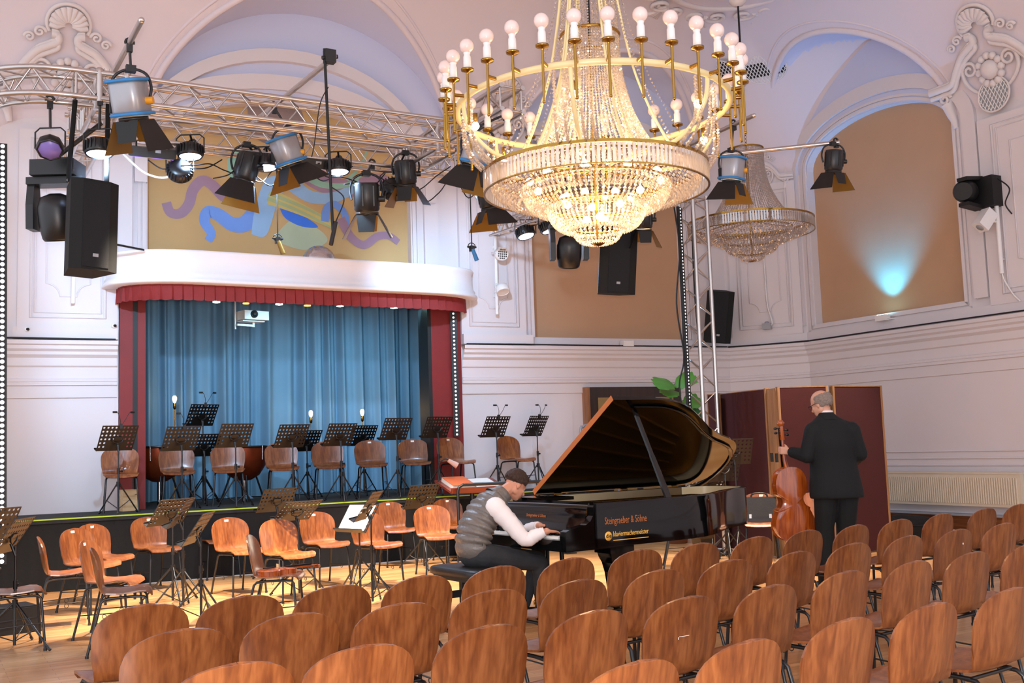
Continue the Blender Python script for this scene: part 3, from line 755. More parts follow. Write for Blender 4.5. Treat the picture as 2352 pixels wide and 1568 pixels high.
for i, (p, a, lb) in enumerate(stg):
    Q = onY(p[0], p[1], 14.36 if 0 < i < 7 else 14.14-.045*(p[0]-277)/150); f = (EYE-Q); f.z = 0; f.normalize(); rz = math.atan2(f.y, f.x)-PI/2+a
    ch = place_chair((Q.x, Q.y, SZ), rz, 'plywood chair on the stage '+lb, 'chairs on the stage')
    if i in (3, 5, 6, 7): add_tag(ch)
# ------------------------------------------------------------------ music stands
def desk_mesh():
    W, Hh, nc, nr, th = .47, .34, 9, 6, .0025; m = MB(); cw = W/nc; rh = (Hh-.03)/nr
    rad = .0135
    for j in range(nr):
        for i in range(nc):
            cx = -W/2+cw*(i+.5); cz = -Hh/2+.03+rh*(j+.5); a, b = cw/2, rh/2
            hole = not (j < 2 and 2 <= i <= 6)
            sq = [(a, 0), (a, b), (0, b), (-a, b), (-a, 0), (-a, -b), (0, -b), (a, -b)]
            for y, fl in ((th/2, 0), (-th/2, 1)):
                if hole:
                    vs = [(cx+q[0], y, cz+q[1]) for q in sq]+[(cx+rad*math.cos(PI/4*k), y, cz+rad*math.sin(PI/4*k)) for k in range(8)]
                    m.add(vs, [(k, (k+1) % 8, 8+(k+1) % 8, 8+k) for k in range(8)], True)
                else: m.add([(cx+q[0], y, cz+q[1]) for q in (sq[1], sq[3], sq[5], sq[7])], [(0, 1, 2, 3)], True)
            if hole:
                vs = [(cx+rad*math.cos(PI/4*k), y, cz+rad*math.sin(PI/4*k)) for y in (th/2, -th/2) for k in range(8)]
                m.add(vs, [(k, (k+1) % 8, 8+(k+1) % 8, 8+k) for k in range(8)], True)
    m.box((0, 0, -Hh/2+.015), (W, th, .03))
    m.box((0, 0, Hh/2), (W+.002, .006, .004)); m.box((W/2, 0, 0), (.004, .006, Hh)); m.box((-W/2, 0, 0), (.004, .006, Hh))
    return m
desk_m = simple('music_desk_black', '15110F', .42, noise=.15, spec=.6)
_d = desk_mesh().build('desk', desk_m, fixn=False); DESK = _d.data; bpy.data.objects.remove(_d)
_l = MB(); _l.box((0, .03, -.17), (.47, .06, .0025)); _l.box((0, .06, -.164), (.47, .0025, .014)); _d = _l.build('ledge', desk_m); LEDGE = _d.data; bpy.data.objects.remove(_d)
def stand(base, h, yaw, label, tilt=.5, group='music stands', paperon=False, spread=.34, hub=.36, a0=0):
    r = thing('music_stand', label, 'music stand', base, yaw, group)
    dk = bpy.data.objects.new('desk', DESK); C.objects.link(dk); dk.parent = r; dk.location = (0, .02, h); dk.rotation_euler = (tilt, 0, 0)
    lg = bpy.data.objects.new('ledge', LEDGE); C.objects.link(lg); lg.parent = dk
    R = Euler((tilt, 0, 0)).to_matrix()
    m = MB(); c = V((0, .02, h)); q = c+R @ V((0, -.02, -.06))
    m.path([c+R @ V((-.075, -.008, -.0)), c+R @ V((-.06, -.025, -.035)), c+R @ V((0, -.04, -.06)), c+R @ V((.06, -.025, -.035)), c+R @ V((.075, -.008, 0))], .008, 6); m.box(c+R @ V((0, -.008, -.0)), (.1, .01, .05), R); m.tube(q, (0, 0, h-.16), .013); m.build('desk_bracket', dark_metal, r)
    mid = (h*.55)
    m = MB(); m.tube((0, 0, mid), (0, 0, h-.08), .009, 8); m.build('upper_column', dark_metal, r)
    m = MB(); m.tube((0, 0, .03), (0, 0, mid+.03), .0125, 8); m.build('lower_column', dark_metal, r)
    m = MB(); m.tube((0, 0, mid-.02), (0, 0, mid+.05), .018, 8); m.tube((0, 0, mid+.01), (.045, 0, mid+.01), .008, 6); m.tube((.035, 0, mid+.01), (.055, 0, mid+.01), .014, 6); m.build('clamp_knob', black_m, r)
    m = MB(); m.tube((0, 0, hub-.03), (0, 0, hub+.03), .024, 8); m.build('tripod_hub', black_m, r)
    for k in range(3):
        a = a0+k*2*PI/3; d = V((math.cos(a), math.sin(a), 0)); f = d*spread
        m = MB(); m.tube(d*.02+V((0, 0, hub)), f+V((0, 0, .012)), .009, 8); m.tube(f-d*.03+V((0, 0, .03)), f+V((0, 0, .012)), .012, 8); m.build('leg', dark_metal, r)
        m = MB(); m.tube(V((0, 0, .06)), d*.02*.45+f*.55+V((0, 0, hub*.45)), .005, 5); m.build('brace', dark_metal, r)
    if paperon:
        m = MB(); m.box((-.1, .012, .0), (.21, .004, .30), (0, 0, .04)); m.box((.11, .012, .0), (.21, .004, .30), (0, 0, -.03))
        s = m.build('sheet_music', paper); tag(s, 'open white sheet music lying on a music stand beside the orchestra chairs', 'sheet music')
        s.location = pmat(dk).translation; s.rotation_euler = pmat(dk).to_euler()
    return r
def clip_lamp(st, label):
    dk = [c for c in st.children if c.name.startswith('desk') and not c.name.startswith('desk_')][0]; M = pmat(dk)
    r = thing('clip_lamp', label, 'lamp', M @ V((0, 0, .175)), 0, 'clip lamps on music stands')
    m = MB(); m.box(M @ V((0, 0, .165)), (.035, .03, .06)); m.build('clip', black_m, r, world=True)
    for s in (-1, 1):
        e = M @ V((s*.09+.02, .05, .33)); m = MB(); m.path(smooth([tuple(M @ V((s*.01, 0, .19))), tuple(M @ V((s*.04, -.0, .27))), tuple(M @ V((s*.07, .02, .325))), tuple(e)]), .0035, 5); m.build('gooseneck', dark_metal, r, world=True)
        m = MB(); m.tube(e, M @ V((s*.14+.02, .06, .325)), .012, 8); m.build('lamp_head', black_m, r, world=True)
def stand_px(dx, dy, bx, by, z0, yaw, label, **kw):
    B = onz(bx, by, z0) if z0 == 0 else onY(dx, dy, by)
    h = onplane(dx, dy, B, FWD).z-z0
    if z0: kw.setdefault('spread', .26)
    return stand((B.x, B.y, z0), h, yaw, label, **kw)
SG = 'music stands on the stage'
s1 = stand_px(272, 1006, 275, 13.68, SZ, .35, 'black perforated music stand on stage before the white wall', group=SG); clip_lamp(s1, 'black gooseneck clip lamp on the stand before the white wall')
s2 = stand_px(418, 1007, 420, 13.72, SZ, .3, 'black perforated music stand on stage before the copper drum by the post', group=SG); clip_lamp(s2, 'black gooseneck clip lamp on the stand before the copper drum')
s3 = stand_px(466, 953, 465, 15.3, SZ, .4, 'tallest black music stand, far back on the stage', group=SG); clip_lamp(s3, 'black gooseneck clip lamp on the tallest stage stand')
stand_px(541, 1000, 540, 13.7, SZ, .3, 'black perforated music stand on stage beside the glowing bulb gap', group=SG)
stand_px(672, 1001, 672, 13.72, SZ, .3, 'black perforated music stand on stage in front of the middle bulb', group=SG)
stand_px(783, 998, 785, 13.72, SZ, .3, 'black perforated music stand on stage below the two close bulbs', group=SG)
stand_px(911, 985, 910, 13.72, SZ, .25, 'black perforated music stand on stage before the curtain edge', group=SG)
stand_px(1006, 981, 1010, 13.85, SZ, .25, 'black perforated music stand on stage before the broad red post', group=SG)
s9 = stand_px(1140, 980, 1143, 13.7, SZ, .25, 'black perforated music stand on stage in front of the chair at the white wall', group=SG); clip_lamp(s9, 'black gooseneck clip lamp above the chair at the white wall')
s10 = stand_px(1233, 978, 1238, 13.85, SZ, .4, 'last black perforated music stand on stage toward the dark door', group=SG); clip_lamp(s10, 'black gooseneck clip lamp on the stand toward the dark door')
stand_px(470, 1022, 472, 14.65, SZ, .4, 'low dark music stand half hidden behind the stage chairs by the drums', group=SG)
stand_px(705, 1012, 706, 15.0, SZ, .3, 'low dark music stand half hidden below the middle bulb', group=SG)
stand_px(835, 1000, 832, 15.0, SZ, .3, 'low dark music stand half hidden below the farther bulb', group=SG)
FG = 'music stands on the floor'
stand_px(35, 1232, 33, 1490, 0, 1.15, 'black music stand with slotted desk at the open edge of the orchestra', group=FG, spread=.40, tilt=.6)
stand_px(10, 1205, -12, 1440, 0, .7, 'brownish music stand overlapping the slotted desk stand', group=FG)
stand_px(395, 1177, 397, 1385, 0, .55, 'brown tinted music stand of the overlapping pair', group=FG, tilt=.65)
stand_px(425, 1180, 421, 1397, 0, 1.2, 'rust lit music stand of the overlapping pair, turned away', group=FG, tilt=.65)
stand_px(463, 1215, 462, 1432, 0, 1.1, 'grey tinted leaning music stand beside the tagged chairs', group=FG, tilt=.6)
stand_px(637, 1149, 640, 1330, 0, .3, 'brown music stand level with the stage edge behind a wider desk', group=FG, tilt=.6)
stand_px(690, 1174, 688, 1368, 0, .3, 'wide music stand in front of the violin section chairs', group=FG, tilt=.9)
stand_px(833, 1190, 828, 1365, 0, 1.9, 'music stand holding bright white sheet music', group=FG, tilt=.6, paperon=True)
stand_px(860, 1163, 856, 1388, 0, .95, 'brown perforated music stand right behind the sheet music stand', group=FG, tilt=.6)
stand_px(968, 1141, 975, 1305, 0, .25, 'brown perforated music stand in front of the conductor rail', group=FG, tilt=.5)
stand_px(1224, 1112, 1226, 1240, 0, .3, 'brown music stand showing behind the pianist', group=FG, tilt=.7)
stand_px(1636, 1100, 1640, 1285, 0, -.2, 'reddish brown music stand behind the piano tail', group=FG, tilt=.8)
stand_px(1706, 1037, 1700, 1290, 0, -.35, 'dark music stand tilted in front of the burgundy screen', group=FG, tilt=.4)
stand_px(1678, 1075, 1676, 1292, 0, -.1, 'dark music stand lower down behind the tilted one', group=FG, tilt=.3)
# ------------------------------------------------------------------ grand piano
lacq = simple("piano_lacquer", "040405", .08, noise=0, spec=.45)
gold_p = simple('piano_plate_gold', 'C88A2E', .3, .75, noise=.08, scale=5)
maple = simple('piano_inner_maple', 'D9C49A', .35, noise=.1, scale=6)
ivory = simple('key_ivory', 'F2EFE6', .3)
letter_c = simple('letter_copper', 'C0703A', .4, .3); letter_g = simple('letter_gold', 'F0B850', .45); letter_w = simple('letter_cream', 'F2E2C0', .5)
felt = simple('red_felt', '8A2020', .9)
PA = math.radians(4.5); PC = (4.95, 7.45, 0)
piano = thing('grand_piano', 'black concert grand piano with open lid and gold lettering', 'piano', PC, PA)
side = [(0, 0), (.5, 0), (.95, .0), (1.2, .03), (1.45, .12), (1.7, .27), (1.95, .44), (2.2, .58), (2.42, .67)]
tail = [(2.58, .76), (2.69, .9), (2.74, 1.08), (2.73, 1.28), (2.66, 1.43), (2.52, 1.51), (2.35, 1.53)]
outline = smooth(side+tail, 4)
def inset(pl, d):
    out = []; n = len(pl)
    for i in range(n):
        a = pl[max(i-1, 0)]; b = pl[min(i+1, n-1)]; dx, dy = b[0]-a[0], b[1]-a[1]; L = math.hypot(dx, dy) or 1
        out.append((pl[i][0]-dy/L*d, pl[i][1]+dx/L*d))
    return out
rim_path = outline+[(0, 1.53)]
def wallstrip(mb, path, d, z0, z1):
    I = inset(path, d); G = [[V((x, y, z0)) for x, y in path], [V((x, y, z1-.012)) for x, y in path], [V((x-(x-i[0])*.2, y-(y-i[1])*.2, z1)) for (x, y), i in zip(path, I)], [V((x, y, z1)) for x, y in I], [V((x, y, z0)) for x, y in I]]
    mb.grid(G)
m = MB(); wallstrip(m, rim_path, .055, .63, 1.005); m.box((.0, .0275, .817), (.02, .055, .375)); m.box((.0, 1.5025, .817), (.02, .055, .375)); m.build('rim', lacq, piano)
m = MB(); I = inset(outline, .056); G = [[V((x, y, .86)) for x, y in I], [V((x, y, 1.0)) for x, y in I]]; sp = [(2.35, 1.474), (.04, 1.474)]
G = [[V((x, y, z)) for x, y in I+sp] for z in (.8, 1.001)]; m.grid(G); m.build('inner_rim', maple, piano)
m = MB(); I = inset(outline, .06); m.add([V((x, y, .63)) for x, y in I+[(0, 1.47)]], [tuple(range(len(I)+1))], True); m.build('bottom_board', lacq, piano)
m = MB(); m.prism([(x, y) for x, y in inset(outline, .07)][2:]+[(.3, 1.46), (.3, .07)], lambda a, b, h: V((a, b, h)), .86, .885)
for k in range(5): m.tube((.35+.1*k, .25+.26*k, .895), (2.3-.02*k, 1.0+.1*k, .905), .014, 6)
m.box((.42, .76, .905), (.12, 1.36, .05)); m.build('iron_plate', gold_p, piano)
m = MB()
for k in range(60): y = .12+1.3*k/59; x1 = .62+1.95*min(1, .12+.95*(k/59)**.9); m.tube((.44, y, .932), (min(x1, 2.45), y*.82+.26 if k > 25 else y+.08, .925), .0018, 4)
o = m.build('strings', brass, piano); o['kind'] = 'stuff'
# keybed, arms, keys
m = MB(); m.box((-.02, .765, .655), (.56, 1.5, .07)); m.box((-.30, .765, .672), (.03, 1.42, .085)); m.build('keybed', lacq, piano)
for y0, nm in ((.0, 'key_arm'), (1.45, 'key_arm')):
    pr = [(-.31, .63), (.02, .63), (.02, 1.0), (-.005, 1.0), (-.015, .97), (-.02, .9), (-.05, .855), (-.10, .83), (-.27, .80), (-.305, .785), (-.312, .75)]
    m = MB(); m.prism(pr, lambda a, b, h: V((a, h, b)), y0, y0+.08); m.build(nm, lacq, piano)
m = MB()
for k in range(52): m.box((-.20, .15+1.23*(k+.5)/52, .727), (.15, 1.23/52-.0012, .022))
o = m.build('white_keys', ivory, piano); o['kind'] = 'stuff'
m = MB(); k = 0
for i in range(51):
    if i % 7 in (0, 1, 3, 4, 5): m.box((-.17, .15+1.23*(i+1)/52, .743), (.095, .011, .014))
o = m.build('black_keys', lacq, piano); o['kind'] = 'stuff'
m = MB(); G = []
for x, z in ((-.105, .738), (-.10, .76), (-.075, .80), (-.045, .84), (-.03, .9), (-.02, .95), (.0, .975), (.03, .985)): G.append([V((x, .085, z)), V((x, 1.445, z))])
m.grid(G); m.build('fallboard', lacq, piano)
m = MB(); m.box((-.108, .765, .737), (.008, 1.3, .006)); m.build('felt_strip', felt, piano)
m = MB(); m.box((.17, .765, .975), (.28, 1.4, .02)); m.build('front_ledge', lacq, piano)
m = MB(); m.box((.33, 1.2, 1.0), (.35, .5, .03)); m.build('music_shelf', lacq, piano)
def text(body, size, mat, parent, loc, rot, name, ext=.0015, cw=1.0):
    cu = bpy.data.curves.new(name, 'FONT'); cu.body = body; cu.size = size; cu.extrude = ext; cu.space_character = cw; cu.resolution_u = 2
    t = bpy.data.objects.new(name, cu); C.objects.link(t)
    dg = bpy.context.evaluated_depsgraph_get(); me = bpy.data.meshes.new_from_object(t.evaluated_get(dg)); bpy.data.objects.remove(t)
    o = bpy.data.objects.new(name, me); C.objects.link(o); me.materials.clear(); me.materials.append(mat); o.parent = parent; o.location = loc; o.rotation_euler = rot; return o
def fit(o, width):
    xs = [v.co.x for v in o.data.vertices]; s = width/(max(xs)-min(xs)); o.scale = (s, s*1.0, 1); return o
t = text('Steingraeber & Söhne', .075, letter_c, piano, (.10, -.002, .82), (PI/2, 0, 0), 'maker_lettering'); xs = [v.co.x for v in t.data.vertices]; t.scale = (.46/(max(xs)-min(xs)), 1.15, 1)
t = text('klaviermachermeister', .062, letter_g, piano, (.185, -.002, .715), (PI/2, 0, 0), 'dealer_lettering'); xs = [v.co.x for v in t.data.vertices]; t.scale = (.39/(max(xs)-min(xs)), 1, 1)
m = MB(); m.lathe([(0, .003), (.038, .003), (.038, 0)], 24, (.135, 0, .722), (PI/2, 0, 0)); badge = m.build('dealer_badge', letter_g, piano)
t = text('die', .05, lacq, badge, (.105, -.004, .708), (PI/2, 0, 0), 'badge_lettering'); fit(t, .058)
m = MB(); m.box((.38, -.002, .683), (.39, .003, .006)); m.build('dealer_underline', letter_g, piano)
t = text('Steingraeber & Söhne', .05, letter_c, piano, (-.042, .95, .865), (PI/2-.25, 0, -PI/2), 'fallboard_lettering'); xs = [v.co.x for v in t.data.vertices]; t.scale = (.30/(max(xs)-min(xs)), .8, 1)
# legs, lyre
for x, y in ((.33, .17), (.33, 1.36), (2.3, 1.15)):
    m = MB(); m.box((x, y, .60), (.26, .22, .07))
    G = []
    for z, w_ in ((.58, .115), (.53, .105), (.48, .085), (.40, .07), (.25, .055), (.10, .04)): G.append([V((x+w_*a, y+w_*.85*b, z)) for a, b in ((-1, -1), (1, -1), (1, 1), (-1, 1))])
    m.grid(G, closed_u=True, flat=True); lg = m.build('leg', lacq, piano)
    m = MB(); m.lathe([(0, 0), (.035, 0), (.035, .03), (.02, .05), (.03, .1), (0, .1)], 14, (x, y, 0)); m.build('caster', brass, lg)
m = MB(); m.box((.12, .76, .14), (.1, .42, .06))
for dy in (-.12, .12): m.tube((.12, .76+dy, .17), (.12, .76+dy*.9, .63), .02, 8)
m.build('pedal_lyre', lacq, piano)
for dy in (-.09, 0, .09): m = MB(); m.box((.03, .76+dy, .09), (.16, .03, .012), (0, .15, 0)); m.build('pedal', brass, piano)
# lid
LA = math.radians(34); HY, HZ = 1.53, 1.015
def lidp(x, y, h=0):
    r = HY-y; return V((x, HY-r*math.cos(LA)+h*math.sin(LA)*-1, HZ+r*math.sin(LA)-h*math.cos(LA)*-1)) if False else V((x, HY-r*math.cos(LA)+h*math.sin(LA), HZ+r*math.sin(LA)+h*math.cos(LA)))
lo = [p for p in outline if p[0] > .46]; lo = [(.46, 0)]+lo+[(.46, 1.53)]
m = MB(); m.prism([(x+(.01 if x > 2.4 else 0), y-.012) for x, y in lo], lambda a, b, h: lidp(a, b, h), 0, .022); m.build('lid', lacq, piano)
m = MB(); e = .455; m.prism([(e, -.01), (e+.004, -.01), (e+.004, 1.52), (e, 1.52)], lambda a, b, h: lidp(a, b, h), -.001, .05); m.build('lid_edge_glint', letter_c, piano)  # copper colour stands in for orange light caught on the lid's front edge
m = MB(); m.prism([(.47, .0), (.98, .0), (.98, 1.5), (.47, 1.5)], lambda a, b, h: lidp(a, b, h), .026, .048); m.build('lid_flap', lacq, piano)
m = MB(); m.path([lidp(x, y+.09, -.006) for x, y in lo[3:-4]], .03, 6, sx=1, sy=.25); m.build('lid_batten', lacq, piano)
pt = lidp(.78, .12, -.01); pb = V((.86, .04, 1.0))
m = MB(); u_ = (pt-pb).normalized(); R = u_.to_track_quat('Z', 'Y').to_matrix(); L = (pt-pb).length
m.box((pt+pb)/2, (.05, .018, L), R); m.box(pb+u_*.2, (.085, .02, .42), R, .75); m.build('prop_stick', lacq, piano)
for x in (.75, 1.6, 2.3): m = MB(); m.box((x, 1.535, 1.01), (.08, .02, .03)); m.tube((x-.045, 1.53, 1.016), (x+.045, 1.53, 1.016), .009, 6); m.build('hinge', brass, piano)
# ------------------------------------------------------------------ bench
leather = simple('black_leather', '171412', .38, noise=.15, bump=.06, bscale=60)
bench = thing('piano_bench', 'black leather piano bench with dark wooden legs under the pianist', 'bench', pmat(piano) @ V((-.80, .74, 0)), PA)
m = MB(); G = []
for z, k in ((.43, .9), (.435, .985), (.45, 1.0), (.475, 1.0), (.492, .97), (.50, .9), (.502, .5), (.502, .0)):
    r = []
    for i in range(40):
        a = 2*PI*i/40; c, s = math.cos(a), math.sin(a); q = (abs(c)**6+abs(s)**6)**(-1/6); r.append(V((.19*c*q*k, .40*s*q*k, z)))
    G.append(r)
m.grid(G, closed_u=True); m.build('cushion', leather, bench)
m = MB(); m.box((0, 0, .415), (.30, .66, .04)); m.build('apron', black_m, bench)
for sx in (-1, 1):
    for sy in (-1, 1): m = MB(); m.box((sx*.12, sy*.29, .20), (.05, .05, .40)); m.build('leg', black_m, bench)
for sy in (-1, 1): m = MB(); m.box((0, sy*.29, .24), (.24, .03, .06)); m.build('stretcher', black_m, bench)
m = MB(); m.tube((0, -.37, .40), (0, -.34, .40), .03, 12); m.tube((0, -.33, .40), (0, .33, .40), .008, 6); m.build('height_knob', black_m, bench)
# ------------------------------------------------------------------ people
def remesh(name, mb, mat, parent, voxel=.008, smooth=6, world=True):
    o = mb.build(name+'_tmp', mat, None, fixn=False)
    md = o.modifiers.new('r', 'REMESH'); md.mode = 'VOXEL'; md.voxel_size = voxel
    ms = o.modifiers.new('s', 'SMOOTH'); ms.factor = .5; ms.iterations = smooth
    dg = bpy.context.evaluated_depsgraph_get(); me = bpy.data.meshes.new_from_object(o.evaluated_get(dg)); bpy.data.objects.remove(o)
    me.name = name
    if world and parent is not None: me.transform(pmat(parent).inverted())
    for p in me.polygons: p.use_smooth = True
    me.materials.clear(); me.materials.append(mat)
    q = bpy.data.objects.new(name, me); C.objects.link(q); q.parent = parent; return q
def cap(m, p, q, r1, r2=None):
    r2 = r1 if r2 is None else r2; p = V(p); q = V(q)
    m.tube(p, q, r1, 12, r2); m.sphere(p, r1, 12, 8); m.sphere(q, r2, 12, 8)
def chain(m, pts, rs):
    for a, b, r1, r2 in zip(pts, pts[1:], rs, rs[1:]): cap(m, a, b, r1, r2)
skin = simple('skin', 'C98A6C', .5, noise=.08, scale=30)
skin2 = simple('skin_pale', 'D09A80', .5, noise=.08, scale=30)
def head(m, c, fwd, up, s=1.0):
    """skull, jaw, nose, brow, lips and ears; c = centre of the skull"""
    f = V(fwd).normalized(); u = V(up); u = (u-f*u.dot(f)).normalized(); r = f.cross(u); R = Matrix((f, -r, u)).transposed()
    P = lambda x, y, z: V(c)+(f*x-r*y+u*z)*s
    m.sphere(P(-.012, 0, .022), s, 18, 12, (.098, .076, .092), R)      # cranium
    m.sphere(P(.03, 0, -.045), s, 16, 10, (.062, .060, .082), R)       # face
    m.sphere(P(.052, 0, -.098), s, 12, 8, (.032, .034, .026), R)       # chin
    for sy in (-1, 1):
        m.sphere(P(.0, sy*.05, -.06), s, 10, 8, (.04, .018, .036), R)  # jaw
        m.sphere(P(.062, sy*.034, -.03), s, 8, 6, (.024, .022, .02), R)  # cheek
        m.sphere(P(-.012, sy*.077, -.018), s, 10, 8, (.02, .008, .033), R)  # ear
    m.sphere(P(.078, 0, .012), s, 10, 6, (.014, .045, .012), R)        # brow
    cap(m, P(.084, 0, .0), P(.108, 0, -.034), .008*s, .012*s)          # nose
    m.sphere(P(.1, 0, -.04), s, 8, 6, (.012, .017, .009), R)
    m.sphere(P(.088, 0, -.066), s, 8, 6, (.01, .022, .006), R); m.sphere(P(.085, 0, -.078), s, 8, 6, (.011, .02, .007), R)
    return P, R
def eyes(P, R, s, parent):
    ew = simple('eye_white', 'B0A098', .4) if 'eye_white' not in MATS else MATS['eye_white']
    for sy in (-1, 1):
        m = MB(); m.sphere(P(.070, sy*.031, -.006), .0105*s, 10, 8); m.build('eye', ew, parent, world=True)
        m = MB(); m.sphere(P(.0775, sy*.031, -.007), .0045*s, 8, 6); m.build('iris', black_m, parent, world=True)
def hand(m, wrist, d, palm_n, thumb, s=1.0, curl=.5, thumb_curl=.4):
    """palm plus five bent fingers. d = pointing direction, palm_n = out of the palm, thumb = side of the thumb"""
    d = V(d).normalized(); n = V(palm_n); n = (n-d*n.dot(d)).normalized(); t = V(thumb); t = (t-d*t.dot(d)-n*t.dot(n)).normalized()
    W = V(wrist)
    for k in range(4):
        o = t*((1.5-k)*.019*s); cap(m, W+o*.7+d*.01*s, W+o+d*.085*s, .015*s, .0115*s)
    for k, L in enumerate((.072, .080, .074, .058)):
        p = W+t*((1.5-k)*.0205*s)+d*.088*s; a = 0; r = .0088*s
        for seg, fr in enumerate((.45, .31, .24)):
            a += curl*(.55, .9, .7)[seg]; dd = d*math.cos(a)+n*math.sin(a); q = p+dd*L*fr*s; cap(m, p, q, r, r*.9); p = q; r *= .9
    p = W+t*.022*s+d*.02*s; a = .0; r = .0105*s; dd = (t*.75+d*.65+n*.25).normalized()
    for seg, L in enumerate((.04, .034, .027)):
        q = p+dd*L*s; cap(m, p, q, r, r*.9); p = q; r *= .9; dd = (dd+d*thumb_curl+n*thumb_curl*.8-t*thumb_curl*.6).normalized()
# ---- pianist
YM = 8.14
pn = thing('person', 'pianist in a grey quilted vest and white shirt playing the grand piano', 'person', (4.15, YM, 0))
J = lambda x, y, Y=YM: onY(x, y, Y)
hip = J(1100, 1287); lum = J(1085, 1255); mid = J(1097, 1205); che = J(1122, 1165); nb_ = J(1148, 1138); hc = J(1186, 1113)
hip.z = max(hip.z, .60)
sR = J(1140, 1165, YM-.19); eR = J(1206, 1238, YM-.30); wR = J(1256, 1219, YM-.40)
sL = J(1140, 1165, YM+.19); eL = J(1198, 1222, YM+.24); wL = J(1240, 1206, YM-.05)
kR = J(1240, 1292, YM-.14); aR = J(1243, 1385, YM-.12); kL = J(1235, 1284, YM+.14); aL = J(1205, 1378, YM+.12)
hR = V((hip.x, YM-.11, hip.z-.01)); hL = V((hip.x, YM+.11, hip.z-.01))
f_ = V((math.cos(PA), math.sin(PA), 0))
hf = (f_*.80+V((0, 0, -.60))-V((0, .08, 0))).normalized(); hu = (V((0, 0, 1))*.8+f_*.6)
body = MB()
chain(body, [hip, lum, mid, che], [.13, .12, .125, .12]); chain(body, [che, nb_, hc-hf*.03-hu.normalized()*.03], [.09, .062, .055])
for s_, e_, w_, h_, k_, a_ in ((sR, eR, wR, hR, kR, aR), (sL, eL, wL, hL, kL, aL)):
    chain(body, [che, s_, e_, w_], [.08, .062, .042, .027]); chain(body, [h_, k_, a_], [.085, .058, .038])
HP, HR = head(body, hc, hf, hu, 1.0)
fd = f_*1.0+V((0, 0, -.12))
hand(body, wR, fd, V((0, 0, -1)), V((0, 1, 0)), .95, .42); hand(body, wL, fd, V((0, 0, -1)), V((0, -1, 0)), .95, .38)
bo = remesh('body', body, skin, pn, .006, 5)
eyes(HP, HR, 1.0, bo)
hair_m = simple('dark_curly_hair', '3A2216', .7, noise=.5, scale=60, bump=.8, bscale=90)
m = MB(); hr = random.Random(2)
for i in range(420):
    a = hr.uniform(0, 2*PI); b = hr.uniform(-.25, 1); r_ = math.sqrt(1-b*b) if b < 1 else 0
    x, y, z = .104*r_*math.cos(a)-.014, .081*r_*math.sin(a), .026+.097*b
    if x > .045 and z < .08: continue
    if z < .02 and x > .0: continue
    if abs(y) > .06 and z < .0 and x > -.06: continue
    m.sphere(HP(x*1.03, y*1.03, z+.004), hr.uniform(.010, .018), 6, 4)
m.sphere(HP(-.03, 0, .035), 1, 18, 12, (.086, .077, .088), HR)
m = remesh('hair', m, hair_m, pn, .006, 1)
# puffer vest: stacked quilted rings along the spine
vest_m = simple('grey_quilted_nylon', '6E6660', .36, noise=.1, scale=10, bump=.35, bscale=35, spec=.6)
sp_ = [V(hip)+V((-.015, 0, .085)), V(lum)+V((.0, 0, .02)), V(mid), V(che)+V((.0, 0, 0)), V(nb_)+V((-.01, 0, -.02))]
rads = [(.158, .19), (.152, .19), (.15, .195), (.14, .20), (.10, .135)]
pts = smooth([tuple(p)+r_ for p, r_ in zip(sp_, rads)], 16); G = []; L = 0
for i, q in enumerate(pts):
    p = V(q[:3]); a = V(pts[max(i-1, 0)][:3]); b = V(pts[min(i+1, len(pts)-1)][:3]); d = (b-a).normalized(); L += (p-a).length if i else 0
    lat = V((0, 1, 0)); fr = lat.cross(d).normalized(); puff = .80+.20*abs(math.sin(PI*L/.058))**.5
    if i == 0: puff = .8
    r = []
    for k in range(48):
        t = 2*PI*k/48; wob = 1+.02*math.sin(5*t+L*40); r.append(p+fr*(math.cos(t)*q[3]*puff*wob)+lat*(math.sin(t)*q[4]*puff*wob))
    G.append(r)
m = MB(); m.grid(G, closed_u=True); m.build('quilted_vest', vest_m, pn, world=True)
m = MB(); cen = V(nb_)+hf*.0; nd = (V(hc)-V(nb_)).normalized(); lat = V((0, 1, 0)); fr = lat.cross(nd).normalized(); G = []
for h, k in ((-.06, 1.35), (-.02, 1.15), (.02, 1.0), (.05, .98), (.052, .9), (.02, .88)): G.append([V(nb_)+nd*(h+.012*math.cos(t))+fr*(math.cos(t)*.085*k)+lat*(math.sin(t)*.085*k) for t in [2*PI*i/28 for i in range(28)]])
m.grid(G, closed_u=True); m.build('vest_collar', vest_m, pn, world=True)
shirt = simple('white_shirt', 'EFE6E4', .7, noise=.03, scale=12, bump=.15, bscale=14)
for s_, e_, w_ in ((sR, eR, wR), (sL, eL, wL)):
    m = MB(); sh = s_+(V(che)-s_)*.12; q = smooth([tuple(sh)+(.088,), tuple(sh.lerp(e_, .5))+(.074,), tuple(e_)+(.062,), tuple(e_.lerp(w_, .5))+(.055,), tuple(e_.lerp(w_, .84))+(.042,), tuple(e_.lerp(w_, .9))+(.040,)], 6)
    m.path([p[:3] for p in q], [p[3]*(1+.05*math.sin(i*2.3)) for i, p in enumerate(q)], 16); m.sphere(sh, .088, 14, 10); m.build('shirt_sleeve', shirt, pn, world=True)
jeans = simple('dark_grey_jeans', '2A2B2E', .85, noise=.35, scale=14, bump=.2, bscale=40)
tm = MB(); tm.sphere(V(hip)+V((-.01, 0, -.015)), 1, 18, 12, (.155, .185, .115))
for h_, k_, a_ in ((hR, kR, aR), (hL, kL, aL)): chain(tm, [h_, h_.lerp(k_, .5), k_, k_.lerp(a_, .55), a_-V((0, 0, .03))], [.105, .09, .072, .06, .052])
tr = remesh('trousers', tm, jeans, pn, .009, 4)
shoe = simple('black_shoe', '0A0A0B', .25)
